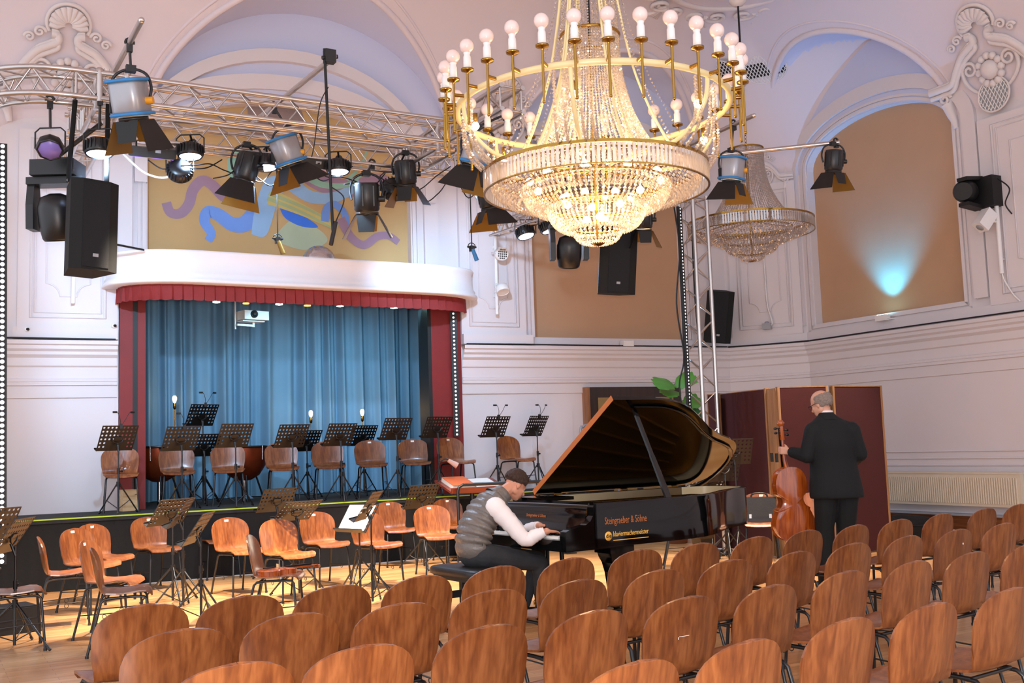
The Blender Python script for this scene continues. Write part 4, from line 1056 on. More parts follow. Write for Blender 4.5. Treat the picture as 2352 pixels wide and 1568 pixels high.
for a_ in (aR, aL):
    m = MB(); b0 = V((a_.x, a_.y, .045)); chain(m, [a_+V((0, 0, 0)), b0+V((-.02, 0, .01))], [.05, .048]); cap(m, b0+V((-.03, 0, 0)), b0+V((.16, 0, -.008)), .043, .036)
    remesh('shoe', m, shoe, pn, .008, 3)
# ---- man with the cello
MBASE = onz(1915, 1358, 0)
mn = thing('person', 'tall balding man in a black suit and glasses holding a cello, back turned', 'person', MBASE)
Q = lambda x, y, dd=0: onplane(x, y, MBASE, FWD)+FWD*dd
rt = V((RIGHT.x, RIGHT.y, 0)).normalized(); fw = V((FWD.x, FWD.y, 0)).normalized()
H0 = Q(1886, 926, .02); neck = Q(1897, 952); chest = Q(1908, 1000, .02); waist = Q(1915, 1070, .02); pel = Q(1922, 1120, .0)
sl = Q(1868, 990); sr = Q(1955, 988); el = Q(1852, 1046, -.02); wl_ = Q(1823, 1040, .14); er = Q(1975, 1042, .0); wr = Q(1972, 1068, .2)
hl = pel-rt*.10; hr_ = pel+rt*.10
kl = Q(1895, 1215, .02); kr = Q(1945, 1218, .03)
al = V((MBASE.x, MBASE.y, .09))-rt*.06; ar = V((MBASE.x, MBASE.y, .09))+rt*.17+fw*.12
mf = (-rt*.62+fw*.72+V((0, 0, -.38))).normalized(); mu = V((0, 0, 1))+(-rt*.3+fw*.35)*.5
body = MB(); chain(body, [pel, waist, chest], [.11, .11, .11]); chain(body, [chest, neck, H0-mf*.02-V((0, 0, .05))], [.10, .062, .06])
for s_, e_, w_ in ((sl, el, wl_), (sr, er, wr)): chain(body, [chest, s_, e_, w_], [.08, .06, .045, .03])
for h_, k_, a_ in ((hl, kl, al), (hr_, kr, ar)): chain(body, [h_, k_, a_], [.09, .06, .042])
HP2, HR2 = head(body, H0, mf, mu, 1.06)
hand(body, wl_, (-rt*.75+fw*.45+V((0, 0, .12))), (-V((0, 0, 0))+fw*.9+rt*.4), V((0, 0, 1)), 1.0, .95, .5)
hand(body, wr, (fw*.6+V((0, 0, -.7))), -rt, fw, 1.0, .4)
bo = remesh('body', body, skin2, mn, .007, 5); eyes(HP2, HR2, 1.06, bo)
ghair = simple('short_grey_hair', '8A7A70', .8, noise=.4, scale=50, bump=.6, bscale=120)
m = MB(); hr = random.Random(4)
for i in range(900):
    a = hr.uniform(0, 2*PI); b = hr.uniform(-.75, .35); r_ = math.sqrt(1-b*b); x, y, z = .104*r_*math.cos(a)-.012, .081*r_*math.sin(a), .022+.097*b
    if x > -.0 or (z < -.02 and x > -.03): continue
    m.sphere(HP2(x*1.02, y*1.02, z), hr.uniform(.008, .012), 6, 4)
remesh('hair', m, ghair, mn, .006, 1)
m = MB()
for sy in (-1, 1):
    m.tube(HP2(-.02, sy*.08, .0), HP2(.09, sy*.07, -.004), .0028, 6); m.path([HP2(.096, sy*.036+.026*math.cos(t), -.008+.019*math.sin(t)) for t in [2*PI*i/14 for i in range(14)]], .0022, 5, closed=True)
m.tube(HP2(.1, -.01, -.004), HP2(.1, .01, -.004), .002, 5); m.build('glasses', black_m, mn, world=True)
suit = simple('black_suit_wool', '08090B', .85, noise=.2, scale=20, bump=.1, bscale=60)
jm = MB()
secs = [(Q(1898, 950), .075, .07), (Q(1900, 958), .11, .085), (Q(1904, 968, .01), .165, .11), (Q(1908, 985, .02), .215, .13), (Q(1912, 1020, .03), .232, .165), (Q(1915, 1055, .03), .225, .165), (Q(1918, 1085, .02), .235, .17), (Q(1920, 1112, .01), .25, .18), (Q(1922, 1135, .0), .26, .185), (Q(1923, 1143, .0), .255, .18)]
secs = smooth([tuple(c)+(a, b) for c, a, b in secs], 4)
jm.grid([[V(q[:3])+rt*(math.cos(t)*q[3])+fw*(math.sin(t)*q[4]) for t in [2*PI*i/32 for i in range(33)]] for q in secs])
for q in (secs[0], secs[-1]): jm.add([V(q[:3])+rt*(math.cos(t)*q[3])+fw*(math.sin(t)*q[4]) for t in [2*PI*i/32 for i in range(32)]], [tuple(range(32))])
for s_, e_, w_ in ((sl, el, wl_), (sr, er, wr)): chain(jm, [s_, s_.lerp(e_, .5), e_, e_.lerp(w_, .82)], [.088, .08, .074, .056])
cap(jm, sl+V((0, 0, .0)), neck-V((0, 0, .05)), .08, .06); cap(jm, sr, neck-V((0, 0, .05)), .08, .06)
remesh('jacket', jm, suit, mn, .009, 6)
m = MB(); nd = (V(H0)-V(neck)).normalized(); G = []
for h, k in ((-.05, 1.25), (-.01, 1.1), (.02, 1.0), (.022, .9)): G.append([V(neck)+nd*h+rt*(math.cos(t)*.078*k)+fw*(math.sin(t)*.078*k) for t in [2*PI*i/24 for i in range(24)]])
m.grid(G, closed_u=True); m.build('jacket_collar', suit, mn, world=True)
m = MB(); m.path([V(neck)+nd*.03+rt*(math.cos(t)*.068)+fw*(math.sin(t)*.068) for t in [2*PI*i/24 for i in range(24)]], .012, 6, closed=True); m.build('shirt_collar', shirt, mn, world=True)
tm = MB()
for h_, k_, a_ in ((hl, kl, al), (hr_, kr, ar)): chain(tm, [h_+V((0, 0, .05)), h_.lerp(k_, .5), k_, k_.lerp(a_, .6), a_-V((0, 0, .04))], [.125, .108, .092, .085, .082])
remesh('trousers', tm, suit, mn, .009, 5)
for a_ in (al, ar):
    m = MB(); b0 = V((a_.x, a_.y, .045)); cap(m, b0-fw*.05, b0+fw*.18-rt*.03, .046, .038); remesh('shoe', m, shoe, mn, .008, 3)
# ---- cello
varn = wood('cello_varnish', '7A2E0C', '9A4412', 'B85C1C', .14, 1.2, 'Z', 0, .8)
dark_w = simple('ebony', '120C0A', .3)
cb = Q(1832, 1246, .10); ct = Q(1807, 968, .16); ax = (ct-cb).normalized(); CL = (ct-cb).length; k = CL/1.23
cello = thing('cello', 'varnished brown cello held upright by the neck, back to the audience', 'cello', cb-ax*.3)
bn = -fw*.97+rt*.22; bn = (bn-ax*bn.dot(ax)).normalized(); sd = ax.cross(bn)
if sd.dot(rt) < 0: sd = -sd
half = smooth([(0, .0), (.09, .008), (.17, .05), (.215, .13), (.218, .2), (.195, .27), (.178, .305), (.182, .325)], 4)+smooth([(.165, .338), (.135, .36), (.118, .40), (.117, .43), (.128, .462), (.155, .482)], 4)+smooth([(.17, .496), (.166, .515), (.172, .56), (.168, .62), (.14, .69), (.09, .735), (.03, .752), (0, .755)], 4)
ol = [(w_, h) for w_, h in half]+[(-w_, h) for w_, h in half[::-1]][1:-1]
CP = lambda a, h, t: cb+(sd*a+ax*h+bn*t)*k
def plate(t0, arch_, mat, name):
    m = MB(); n = len(ol); rings = []
    for q, tt in ((1, 0), (.94, .012), (.8, .55), (.5, .9), (.2, 1)):
        rings.append([CP(a*q, .37+(h-.37)*q, t0+arch_*tt) for a, h in ol])
    m.grid([r+[r[0]] for r in rings]); m.add(rings[-1], [tuple(range(n))]); return m.build(name, mat, cello, world=True)
m = MB(); I = [(a*.965, .377+(h-.377)*.972) for a, h in ol]; m.grid([[CP(a, h, t) for a, h in I+[I[0]]] for t in (-.055, .055)]); m.build('ribs', varn, cello, world=True)
plate(.055, .028, varn, 'back_plate'); plate(-.055, -.028, varn, 'top_plate')
m = MB(); m.path([CP(0, h, t) for h, t in ((.74, -.02), (.82, -.045), (.95, -.05), (1.05, -.05))], [.026*k, .02*k, .017*k, .016*k], 10); m.build('neck', varn, cello, world=True)
m = MB(); m.box(CP(0, 1.10, -.05), (.036*k, .04*k, .14*k), Matrix((sd, bn, ax)).transposed(), .8); m.lathe([(.012, -.028), (.03, -.02), (.034, 0), (.03, .02), (.012, .028)], 14, CP(0, 1.2, -.052), Matrix((bn, ax, sd)).transposed()); m.sphere(CP(.03, 1.2, -.052), .014*k, 8, 6); m.sphere(CP(-.03, 1.2, -.052), .014*k, 8, 6); m.build('scroll', varn, cello, world=True)
for h, s_ in ((1.075, 1), (1.105, -1), (1.125, 1), (1.15, -1)): m = MB(); m.tube(CP(-s_*.02, h, -.05), CP(s_*.05, h, -.05), .006*k, 6); m.sphere(CP(s_*.065, h, -.05), 1, 10, 6, (.02*k, .008*k, .014*k), Matrix((sd, bn, ax)).transposed()); m.build('tuning_peg', dark_w, cello, world=True)
m = MB(); m.box(CP(0, .86, -.085), (.045*k, .012*k, .58*k), Matrix((sd, bn, ax)).transposed(), .7); m.build('fingerboard', dark_w, cello, world=True)
m = MB(); m.tube(CP(0, 0, 0), cb-ax*((cb.z-.003)/ax.z), .006, 8); m.build('endpin', chrome, cello, world=True)
# ------------------------------------------------------------------ trusses
alu = simple('truss_aluminium', 'C9C2BE', .28, .95, noise=.06, scale=20)
def truss(name, p, q, label, W=.24, bay=.5, up=None, couplers=(), r=.025):
    p = V(p); q = V(q); d = (q-p).normalized(); L = (q-p).length
    u = V((0, 0, 1)) if up is None else V(up); u = (u-d*u.dot(d)).normalized(); v = d.cross(u)
    root = thing(name, label, 'truss', (p+q)/2 if abs(d.z) < .5 else p)
    cs = [u*(a*W/2)+v*(b*W/2) for a, b in ((1, 1), (1, -1), (-1, -1), (-1, 1))]
    for c in cs: m = MB(); m.tube(p+c, q+c, r, 12); m.build('chord', alu, root, world=True)
    n = max(2, int(round(L/bay))*2)
    for k in range(4):
        a, b = cs[k], cs[(k+1) % 4]; m = MB()
        for i in range(n):
            t0, t1 = L*i/n, L*(i+1)/n; A, B = (a, b) if (i+k) % 2 == 0 else (b, a); m.tube(p+A+d*(t0+.03), p+B+d*(t1-.03), .009, 7)
        for t in (.04, L-.04): m.tube(p+a+d*t, p+b+d*t, .012, 7)
        o = m.build('lacing', alu, root, world=True); o['kind'] = 'stuff'
    for t in couplers:
        for c in cs: m = MB(); m.tube(p+c+d*(t-.05), p+c+d*(t+.05), r+.006, 12); m.tube(p+c+d*(t-.02)-u*.04, p+c+d*(t-.02)+u*.05, .006, 6); m.tube(p+c+d*(t+.02)-u*.04, p+c+d*(t+.02)+u*.05, .006, 6); m.build('coupler', alu, root, world=True)
    return root
ZT = 4.905; YF, YB = 10.12, 11.27
XL = onY(240, 215, YF).x; XR = onY(1035, 300, YF).x
truss('box_truss', (XL-.3, YF, ZT), (XR+.1, YF, ZT), 'long silver box truss in front carrying the lamps with barn doors', couplers=(.3,))
truss('box_truss', (XL-.2, YB, ZT), (XR+.6, YB, ZT), 'silver box truss behind and parallel, hung with led lamps and cables')
# rounded corner piece at the free end
root = thing('curved_truss', 'silver curved corner piece ending the front truss', 'truss', (XL-.9, YF+.3, ZT))
for a, b in ((1, 1), (1, -1), (-1, -1), (-1, 1)):
    R_ = .75-.12*b; m = MB(); cx, cy = XL-.29, YF+.75
    m.path([V((cx-R_*math.sin(t), cy-R_*math.cos(t), ZT+a*.12)) for t in [PI/2*i/12 for i in range(13)]], .025, 10); m.build('chord', alu, root, world=True)
m = MB()
for i in range(8):
    t0, t1 = PI/2*i/8, PI/2*(i+1)/8; cx, cy = XL-.29, YF+.75
    for R_ in (.63, .87):
        s_ = 1 if i % 2 else -1; m.tube(V((cx-R_*math.sin(t0), cy-R_*math.cos(t0), ZT-.12*s_)), V((cx-R_*math.sin(t1), cy-R_*math.cos(t1), ZT+.12*s_)), .009, 6)
    for a in (-1, 1):
        R0, R1 = (.63, .87) if i % 2 else (.87, .63); m.tube(V((cx-R0*math.sin(t0), cy-R0*math.cos(t0), ZT+.12*a)), V((cx-R1*math.sin(t1), cy-R1*math.cos(t1), ZT+.12*a)), .009, 6)
o = m.build('lacing', alu, root, world=True); o['kind'] = 'stuff'
XA = XL+.06; XB = XR+.02
truss('box_truss', (XA, YF+.15, ZT), (XA, YB-.15, ZT), 'short silver cross truss above the left loudspeaker joining both trusses')
truss('box_truss', (XA, YB+.15, ZT), (XA, 13.3, ZT), 'silver truss arm running back toward the pilaster above the moving head')
truss('box_truss', (XB, YF-1.35, ZT), (XB, YF-.15, ZT), 'silver truss arm reaching out beside the big chandelier')
truss('box_truss', (XB, YF+.15, ZT), (XB, YB-.15, ZT), 'short silver cross truss at the chandelier end')
for x in (XA, XB):
    for y in (YF, YB):
        r = thing('truss_corner_block', 'aluminium corner block joining two trusses ' + ('above the loudspeaker' if x == XA else 'beside the chandelier') + (' in front' if y == YF else ' at the back'), 'truss block', (x, y, ZT))
        for a in (-1, 1):
            for b in (-1, 1): m = MB(); m.tube((a*.12, b*.12, -.15), (a*.12, b*.12, .15), .03, 12); m.lathe([(0, .17), (.02, .17), (.036, .155), (.036, .13)], 12, (a*.12, b*.12, 0)); m.build('corner_post', alu, r)
TWY = 11.05; TWX = onY(1608, 800, TWY).x
truss('tower_truss', (TWX, TWY, .02), (TWX, TWY, 4.78), 'tall silver truss tower with a strip of white diodes by the plant', up=(1, .1, 0), bay=.48, W=.26, r=.027)
m = MB(); m.box((TWX, TWY, .012), (.6, .6, .02)); o = m.build('tower_base_plate', dark_metal); tag(o, 'black square base plate under the truss tower', 'base plate')
truss('box_truss', (XB+.3, YB, ZT), (TWX-.1, TWY, ZT), 'silver box truss passing behind the big chandelier to the tower')
lt0, lt1 = onY(1135, 525, 13.3), onY(1330, 468, 11.3); lt1.z = lt0.z = (lt0.z+lt1.z)/2
truss('ladder_truss', lt0, lt1, 'thin silver ladder truss behind the chandelier with two blue lit lamps', W=.16, bay=.35, r=.018)
def on_ladder(x):
    return min((lt0+(lt1-lt0)*(k/200) for k in range(201)), key=lambda P: abs(proj(P)[0]-x))-V((0, 0, .09))
# pipes
def pipe(p, q, label, r=.026):
    root = thing('scaffold_pipe', label, 'pipe', (V(p)+V(q))/2); m = MB(); m.tube(p, q, r, 14); m.build('tube', alu, root, world=True)
    for e, f in ((p, q), (q, p)): d = (V(f)-V(e)).normalized(); m = MB(); m.sphere(e, r*.98, 12, 8); m.build('end_cap', chrome, root, world=True)
    return root
ZP = ZT+.175
pipeA = (onz(325, 46, ZP+.05), onz(258, 172, ZP+.05)); pipe(pipeA[0], pipeA[1]+(pipeA[1]-pipeA[0])*.5, 'silver pipe jutting forward over the truss with the blue silver spotlight')
pipeB = (onz(768, 130, ZP+.05), onz(655, 222, ZP+.05)); pipe(pipeB[0], pipeB[1]+(pipeB[1]-pipeB[0])*.9, 'silver pipe jutting forward with the thin black microphone pole')
pipeC = (onz(1925, 327, 5.076), onz(1690, 352, 5.076)); pipe(pipeC[0], pipeC[1]+(pipeC[1]-pipeC[0])*1.43, 'silver pipe holding the single black spotlight before the right wall')
pipeD = (onz(1732, 265, 5.076), onz(1655, 300, 5.076)); pipe(pipeD[0], pipeD[1]+(pipeD[1]-pipeD[0])*3.2, 'short silver pipe stub between the two chandeliers')
# ------------------------------------------------------------------ stage lamps
blue_p = simple('lamp_blue_enamel', '2E7FC0', .4); sil = simple('lamp_silver_body', 'A9A9AE', .35, .5); yel = simple('yellow_knob', 'E29A18', .4)
lens_warm = emit('warm_lamp_lens', 'FFD9A0', 22)
barn_in = gold_l; barn_out = simple('barndoor_black', '0C0B0A', .5)
SPOTS = []
def hook(m, P, top): m.tube(P, top, .012, 8); m.box(top-V((0, 0, .03)), (.05, .04, .07)); m.path([top+V((.035*math.cos(t), 0, .02+.035*math.sin(t))) for t in [PI*1.2*i/8-.3 for i in range(9)]], .012, 6)
def fresnel(px, top, aim, label, s=1.0, kind='silver', doors=(1, 1, 1, 1), on=True, energy=0, Y=None, pt=None, ang=62):
    """px: pixel of the middle of the housing; top: the point it hangs from"""
    P = pt if pt is not None else onY(px[0], px[1], Y if Y else top.y)
    r = thing('fresnel_spotlight', label, 'spotlight', P); d = V(aim).normalized(); R = d.to_track_quat('-Z', 'Y').to_matrix(); T = lambda x, y, z: P+R @ V((x, y, z))*s
    bodym = sil if kind == 'silver' else dark_metal
    m = MB(); sec = [(.105, .105, .15), (.115, .115, .13), (.115, .115, -.09), (.10, .10, -.11)]
    if kind == 'silver':
        G = []
        for a, b, z in sec:
            ring = []
            for i in range(24):
                t = 2*PI*i/24; c, s_ = math.cos(t), math.sin(t); q = (abs(c)**5+abs(s_)**5)**(-.2); ring.append(T(a*c*q, b*s_*q, z))
            G.append(ring)
        m.grid(G, closed_u=True); m.add(G[0], [tuple(range(24))])
    else:
        G = [[T(a*math.cos(t), b*math.sin(t), z) for t in [2*PI*i/20 for i in range(20)]] for a, b, z in sec]; m.grid(G, closed_u=True); m.add(G[0], [tuple(range(20))])
    bd = m.build('housing', bodym, r, world=True)
    m = MB()
    if kind == 'silver':
        for z in (.145, -.095): m = MB(); m.path([T(.125*c*((abs(c)**5+abs(s_)**5)**(-.2)), .125*s_*((abs(c)**5+abs(s_)**5)**(-.2)), z) for c, s_ in [(math.cos(2*PI*i/24), math.sin(2*PI*i/24)) for i in range(24)]], .014*s, 6, closed=True); m.build('blue_trim', blue_p, bd, world=True)
    else:
        for k in range(7): a = 2*PI*k/7; m.box(T(.115*math.cos(a), .115*math.sin(a), .03), (.012*s, .012*s, .18*s), R)
        m.build('cooling_fins', bodym, bd, world=True)
    m = MB(); m.lathe([(.09*s, -.02*s), (.105*s, -.03*s), (.105*s, .0), (.085*s, .0)], 22, T(0, 0, -.115), R); m.build('front_ring', dark_metal, r, world=True)
    m = MB(); m.lathe([(0, -.02*s), (.05*s, -.014*s), (.088*s, 0)], 20, T(0, 0, -.115), R); m.build('lens', lens_warm if on else grey_pl, r, world=True)
    # barn doors
    for k in range(4):
        if not doors[k]: continue
        a = PI/2*k+.0; n = R @ V((math.cos(a), math.sin(a), 0)); t = R @ V((-math.sin(a), math.cos(a), 0)); f = R @ V((0, 0, -1))
        big = k % 2 == 0; w0, w1, L = (.11, .19, .24) if big else (.09, .07, .16); op = doors[k]
        dr = (f*math.cos(op*.55)+n*math.sin(op*.55)); h = T(0, 0, -.14)+n*.10*s; nn = dr.cross(t).normalized()
        qs = [h-t*w0*s, h+t*w0*s, h+t*w1*s+dr*L*s, h-t*w1*s+dr*L*s]
        if nn.dot(n) < 0: nn = -nn
        m = MB(); m.add(qs, [(0, 1, 2, 3)], True); m.build('barn_door', barn_in, r, world=True)
        m = MB(); m.add([q+nn*.003 for q in qs], [(0, 1, 2, 3)], True); m.build('barn_door_outside', barn_out, r, world=True)
    # yoke
    side = R @ V((1, 0, 0)); side = V((side.x, side.y, 0)).normalized() if abs(side.z) < .9 else V((1, 0, 0)); side = rtv
    m = MB(); yk = P+V((0, 0, .24*s)); m.path(smooth([tuple(P-side*.135*s), tuple(P-side*.15*s+V((0, 0, .1*s))), tuple(P-side*.11*s+V((0, 0, .2*s))), tuple(yk), tuple(P+side*.11*s+V((0, 0, .2*s))), tuple(P+side*.15*s+V((0, 0, .1*s))), tuple(P+side*.135*s)]), .011*s, 7); m.build('yoke', dark_metal, r, world=True)
    m = MB(); m.tube(P+side*.11*s, P+side*.165*s, .028*s, 10); m.build('tilt_knob', yel if kind == 'silver' else dark_metal, r, world=True)
    m = MB(); hook(m, yk, V(top)); m.box(yk, (.07*s, .05*s, .05*s)); m.build('clamp', dark_metal, r, world=True)
    if kind == 'silver': m = MB(); m.box(P-side*.12*s+V((0, 0, -.03)), (.06*s, .05*s, .12*s)); m.build('connector_box', black_m, r, world=True)
    if on and energy: light('fresnel_beam', 'SPOT', P+d*(.2*s), energy, (1, .82, .62), .07, P+d*5, ang, .7)
    return r
rtv = V((RIGHT.x, RIGHT.y, 0)).normalized()
def lerp(a, b, t): return a+(b-a)*t
DN = V((.1, .25, -1))
fresnel((300, 232), lerp(*pipeA, .38)-V((0, 0, .02)), (.22, .25, -1), 'silver and blue spotlight with yellow knob on the forward pipe', 1.2, 'silver', (.6, .5, .5, .5), True, 2200, ang=48)
fresnel((660, 350), lerp(*pipeB, 1.25)-V((0, 0, .02)), (.35, .1, -.85), 'silver and blue spotlight turned sideways under the front truss', 1.1, 'silver', (1.3, .9, 1.1, .9), True, 1900)
tf = lambda x: V((onY(x, 300, YF).x, YF-.12, ZT-.12)); tb = lambda x: V((onY(x, 350, YB).x, YB-.12, ZT-.12))
fresnel((567, 388), tb(575), (-.25, .1, -1), 'black spotlight with wide doors below the back truss', 1.12, 'black', (.9, .5, .9, .5), True, 1500, pt=onY(567, 388, YB-.2))
fresnel((842, 458), tb(845), (.1, .2, -1), 'black spotlight with a blue lit door hanging lowest on the back truss', 1.25, 'black', (.9, .6, .9, .6), False, pt=onY(842, 458, YB-.25))
fresnel((932, 400), tb(905), (.12, .15, -1), 'black spotlight near the end of the back truss by the chandelier', 1.05, 'black', (.9, .5, .9, .5), True, 1100, pt=onY(932, 400, YB-.3))
fresnel((1098, 352), V((XB, YF-1.2, ZT-.12)), (-.2, .3, -1), 'brass doored spotlight just behind the chandelier bulbs', 1.1, 'silver', (.9, .7, .9, .7), True, 0, pt=onY(1098, 352, YF-1.2))
fresnel((1122, 455), tb(1120), (.15, .0, -1), 'black spotlight with four flared doors left below the chandelier', 1.1, 'black', (1.1, .9, 1.1, .9), True, 0, pt=onY(1122, 455, YB))
fresnel((1682, 392), lerp(*pipeD, .6), (-.05, .15, -1), 'silver and blue spotlight hanging on a long black rod beside the chandelier', 1.0, 'silver', (.8, .7, .8, .7), True, 1100, pt=onY(1682, 392, lerp(*pipeD, .6).y))
fresnel((1915, 372), lerp(*pipeC, .02), (0, .15, -1), 'small black spotlight at the end of the pipe before the tan panel', .95, 'black', (.8, .7, .8, .7), True, 900, pt=onY(1915, 372, pipeC[0].y))
fresnel((1478, 505), V((onY(1478, 440, 11.0).x, 11.0, ZT-.12)), (.1, .2, -1), 'black spotlight with brass doors below right of the chandelier', 1.0, 'black', (.8, .7, .8, .7), True, 0, pt=onY(1478, 505, 10.8))
# LED pars
led_blue = emit('led_blue_white', 'B8D0FF', 16); led_off = simple('led_purple_off', '8A78C8', .3)
def par(px, Y, top, label, aim=(0, -.12, -1), on=True, s=1.0, energy=0, mat=None, hexa=False, laim=None):
    P = onY(px[0], px[1], Y); r = thing('led_par_lamp', label, 'stage lamp', P); d = V(aim).normalized(); R = d.to_track_quat('-Z', 'Y').to_matrix(); k = 8 if hexa else 22
    m = MB(); m.lathe([(.04*s, .10*s), (.10*s, .095*s), (.125*s, .05*s), (.13*s, -.03*s), (.118*s, -.045*s), (.11*s, -.03*s)], k, P, R); m.build('housing', dark_metal, r, world=True)
    if not hexa:
        m = MB()
        for i in range(22): a = 2*PI*i/22; m.box(P+R @ V((.128*math.cos(a), .128*math.sin(a), .03))*s, (.008*s, .02*s, .09*s), R @ Euler((0, 0, a+PI/2)).to_matrix())
        m.build('heat_sink_fins', dark_metal, r, world=True)
    m = MB(); m.lathe([(0, -.04*s), (.105*s, -.038*s), (.108*s, -.03*s)], k, P, R); m.build('lens', mat or (led_blue if on else grey_pl), r, world=True)
    m = MB(); sd_ = rtv; yk = P+V((0, 0, .2*s)); m.path([P-sd_*.145*s, P-sd_*.145*s+V((0, 0, .16*s)), yk-sd_*.1*s, yk+sd_*.1*s, P+sd_*.145*s+V((0, 0, .16*s)), P+sd_*.145*s], .008*s, 6); m.build('yoke', dark_metal, r, world=True)
    m = MB(); hook(m, yk, V(top)); m.build('clamp', dark_metal, r, world=True)
    if on and energy: light('led_par_beam', 'SPOT', P+d*.09, energy*1.7, (.45, .7, 1), .06, laim if laim is not None else P+d*4, 125 if laim is None else 75, .8)
    return r
par((115, 340), YF+.2, V((onY(112, 300, YF+.2).x, YF+.12, ZT-.13)), 'eight sided lamp with unlit violet diodes beside the loudspeaker', (-.1, -.6, -.75), False, .95, mat=led_off, hexa=True)
par((228, 345), YF, tf(225), 'blue white led lamp above the left loudspeaker', on=True, energy=420, laim=V((xl+.5, 13.9, 3.7)))
par((437, 352), YB-.2, tb(437), 'blue white led lamp beside the violet light bar', on=True, energy=330, laim=V((1.6, 14.4, 1.6)))
par((611, 378), YB-.2, tb(606), 'blue white led lamp next to the sideways spotlight', on=True, energy=160)
par((777, 388), YB-.2, tb(770), 'blue white led lamp close to the microphone pole', on=True, energy=160)
par((1087, 408), YB, tb(1087), 'blue white led lamp at the rim of the chandelier', on=True, energy=330, laim=V((xr-.2, 14.0, 3.6)))
par((413, 395), YB-.1, tb(413)+V((0, .2, 0)), 'black led lamp switched off below the violet light bar', on=False, aim=(.1, .8, -.4))
par((905, 437), YB, tb(905)+V((0, .1, 0)), 'black led lamp switched off behind the spotlight near the chandelier', on=False, aim=(.3, .8, -.4), s=1.1)
q_ = on_ladder(1207); par((1207, 537), q_.y, q_, 'blue lit lamp hanging nearer the pilaster on the ladder truss', aim=(.1, -.3, -1), s=1.0, energy=60)
q_ = on_ladder(1262); par((1262, 524), q_.y, q_, 'blue lit lamp half hidden by the chandelier on the ladder truss', aim=(.2, -.2, -1), s=1.0, energy=60)
# violet light bars
viol = emit('violet_bar', '8A60D8', 1.2)
for px0, px1, Y, lb in (((297, 345), (403, 352), YB-.1, 'black light bar with violet strip under the back truss by the loudspeaker'), ((665, 370), (770, 382), YB-.1, 'black light bar with violet strip behind the sideways spotlight')):
    a, b = onY(*px0, Y), onY(*px1, Y); b.z = a.z; c = (a+b)/2; r = thing('led_light_bar', lb, 'light bar', c); L = (b-a).length; ang = math.atan2(b.y-a.y, b.x-a.x)
    R = Euler((.35, 0, ang)).to_matrix()
    m = MB(); m.box(c, (L, .09, .10), R); m.build('housing', dark_metal, r, world=True)
    m = MB(); m.box(c+R @ V((0, -.01, -.052)), (L*.94, .06, .006), R); m.build('diode_window', viol, r, world=True)
    m = MB(); m.box(c+R @ V((L*.1, -.047, .02)), (L*.12, .004, .03), R); m.build('display_panel', grey_pl, r, world=True)
    for s_ in (-.35, .35): m = MB(); q = c+R @ V((L*s_, 0, 0)); m.tube(q, V((q.x, q.y, ZT-.12)), .01, 6); m.build('hanger', dark_metal, r, world=True)
# ------------------------------------------------------------------ loudspeakers and moving heads
spk_m = simple('speaker_black', '07080A', .8, noise=.2, bump=.15, bscale=150)
def speaker(P, h, w, dep, rz, tilt, label, hang=None, roll=0):
    r = thing('loudspeaker', label, 'speaker', P, rz); R = Euler((tilt, roll, 0)).to_matrix()
    pl = [(-w/2, -dep/2), (-w/2+w*.22, -dep/2-.05), (w/2-w*.22, -dep/2-.05), (w/2, -dep/2), (w*.3, dep/2), (-w*.3, dep/2)]
    m = MB(); m.prism(pl, lambda a, b, z: R @ V((a, b, z)), -h/2, h/2); m.build('cabinet', spk_m, r)
    m = MB(); m.box(R @ V((0, -dep/2-.053, 0)), (w*.55, .008, h*.94), R); m.build('front_grille', simple('grille_dark_%d' % len(MATS), '0A0D13', .8, bump=.3, bscale=200), r)
    m = MB(); m.box(R @ V((0, -dep/2-.058, -h*.34)), (.05, .004, .03), R); m.build('badge', grey_pl, r)
    if hang:
        for i, q in enumerate(hang):
            m = MB(); a = pmat(r) @ (R @ V(((-.4 if i == 0 else .4)*w, 0, h/2))); m.path([a, a+V((0, 0, .1)), V(q)], .012 if i > 1 else .022, 6, sx=1, sy=.3); m.build('hanging_strap', black_fab, r, world=True)
            m = MB(); m.path([a+V((.015*math.cos(t), 0, .02+.02*math.sin(t))) for t in [2*PI*k/10 for k in range(10)]], .005, 5, closed=True); m.build('shackle', chrome, r, world=True)
    return r
PS = onY(199, 527, YF+.05); sc = F/((PS-EYE).dot(FWD))
speaker(PS, 208/sc, 108/sc, .36, .22, -.02, 'tall black loudspeaker hung by straps from the truss left of the stage', hang=(V((onY(172, 320, YF).x, YF, ZT-.12)), V((onY(248, 330, YF).x, YF, ZT-.12))), roll=.03)
PS = onY(1410, 600, 11.18); sc = F/((PS-EYE).dot(FWD))
speaker(PS, 152/sc, 88/sc, .36, -.3, .1, 'tall black loudspeaker hanging right below the chandelier bowl', hang=(V((PS.x-.1, PS.y-.12, ZT-.13)), V((PS.x+.1, PS.y-.12, ZT-.13))), roll=.06)
PS = onplane(1648, 726, WC.at(.5, 0, .55), WC.n); sc = F/((PS-EYE).dot(FWD))
sp3 = speaker(PS, 118/sc, 62/sc, .34, -.55, .22, 'black loudspeaker fixed to the corner wall behind the truss tower', roll=.1)
m = MB(); m.tube(PS, PS-WC.n*.5, .03, 8); m.box(PS-WC.n*.5, (.12, .06, .2)); m.build('wall_bracket', dark_metal, sp3, world=True)
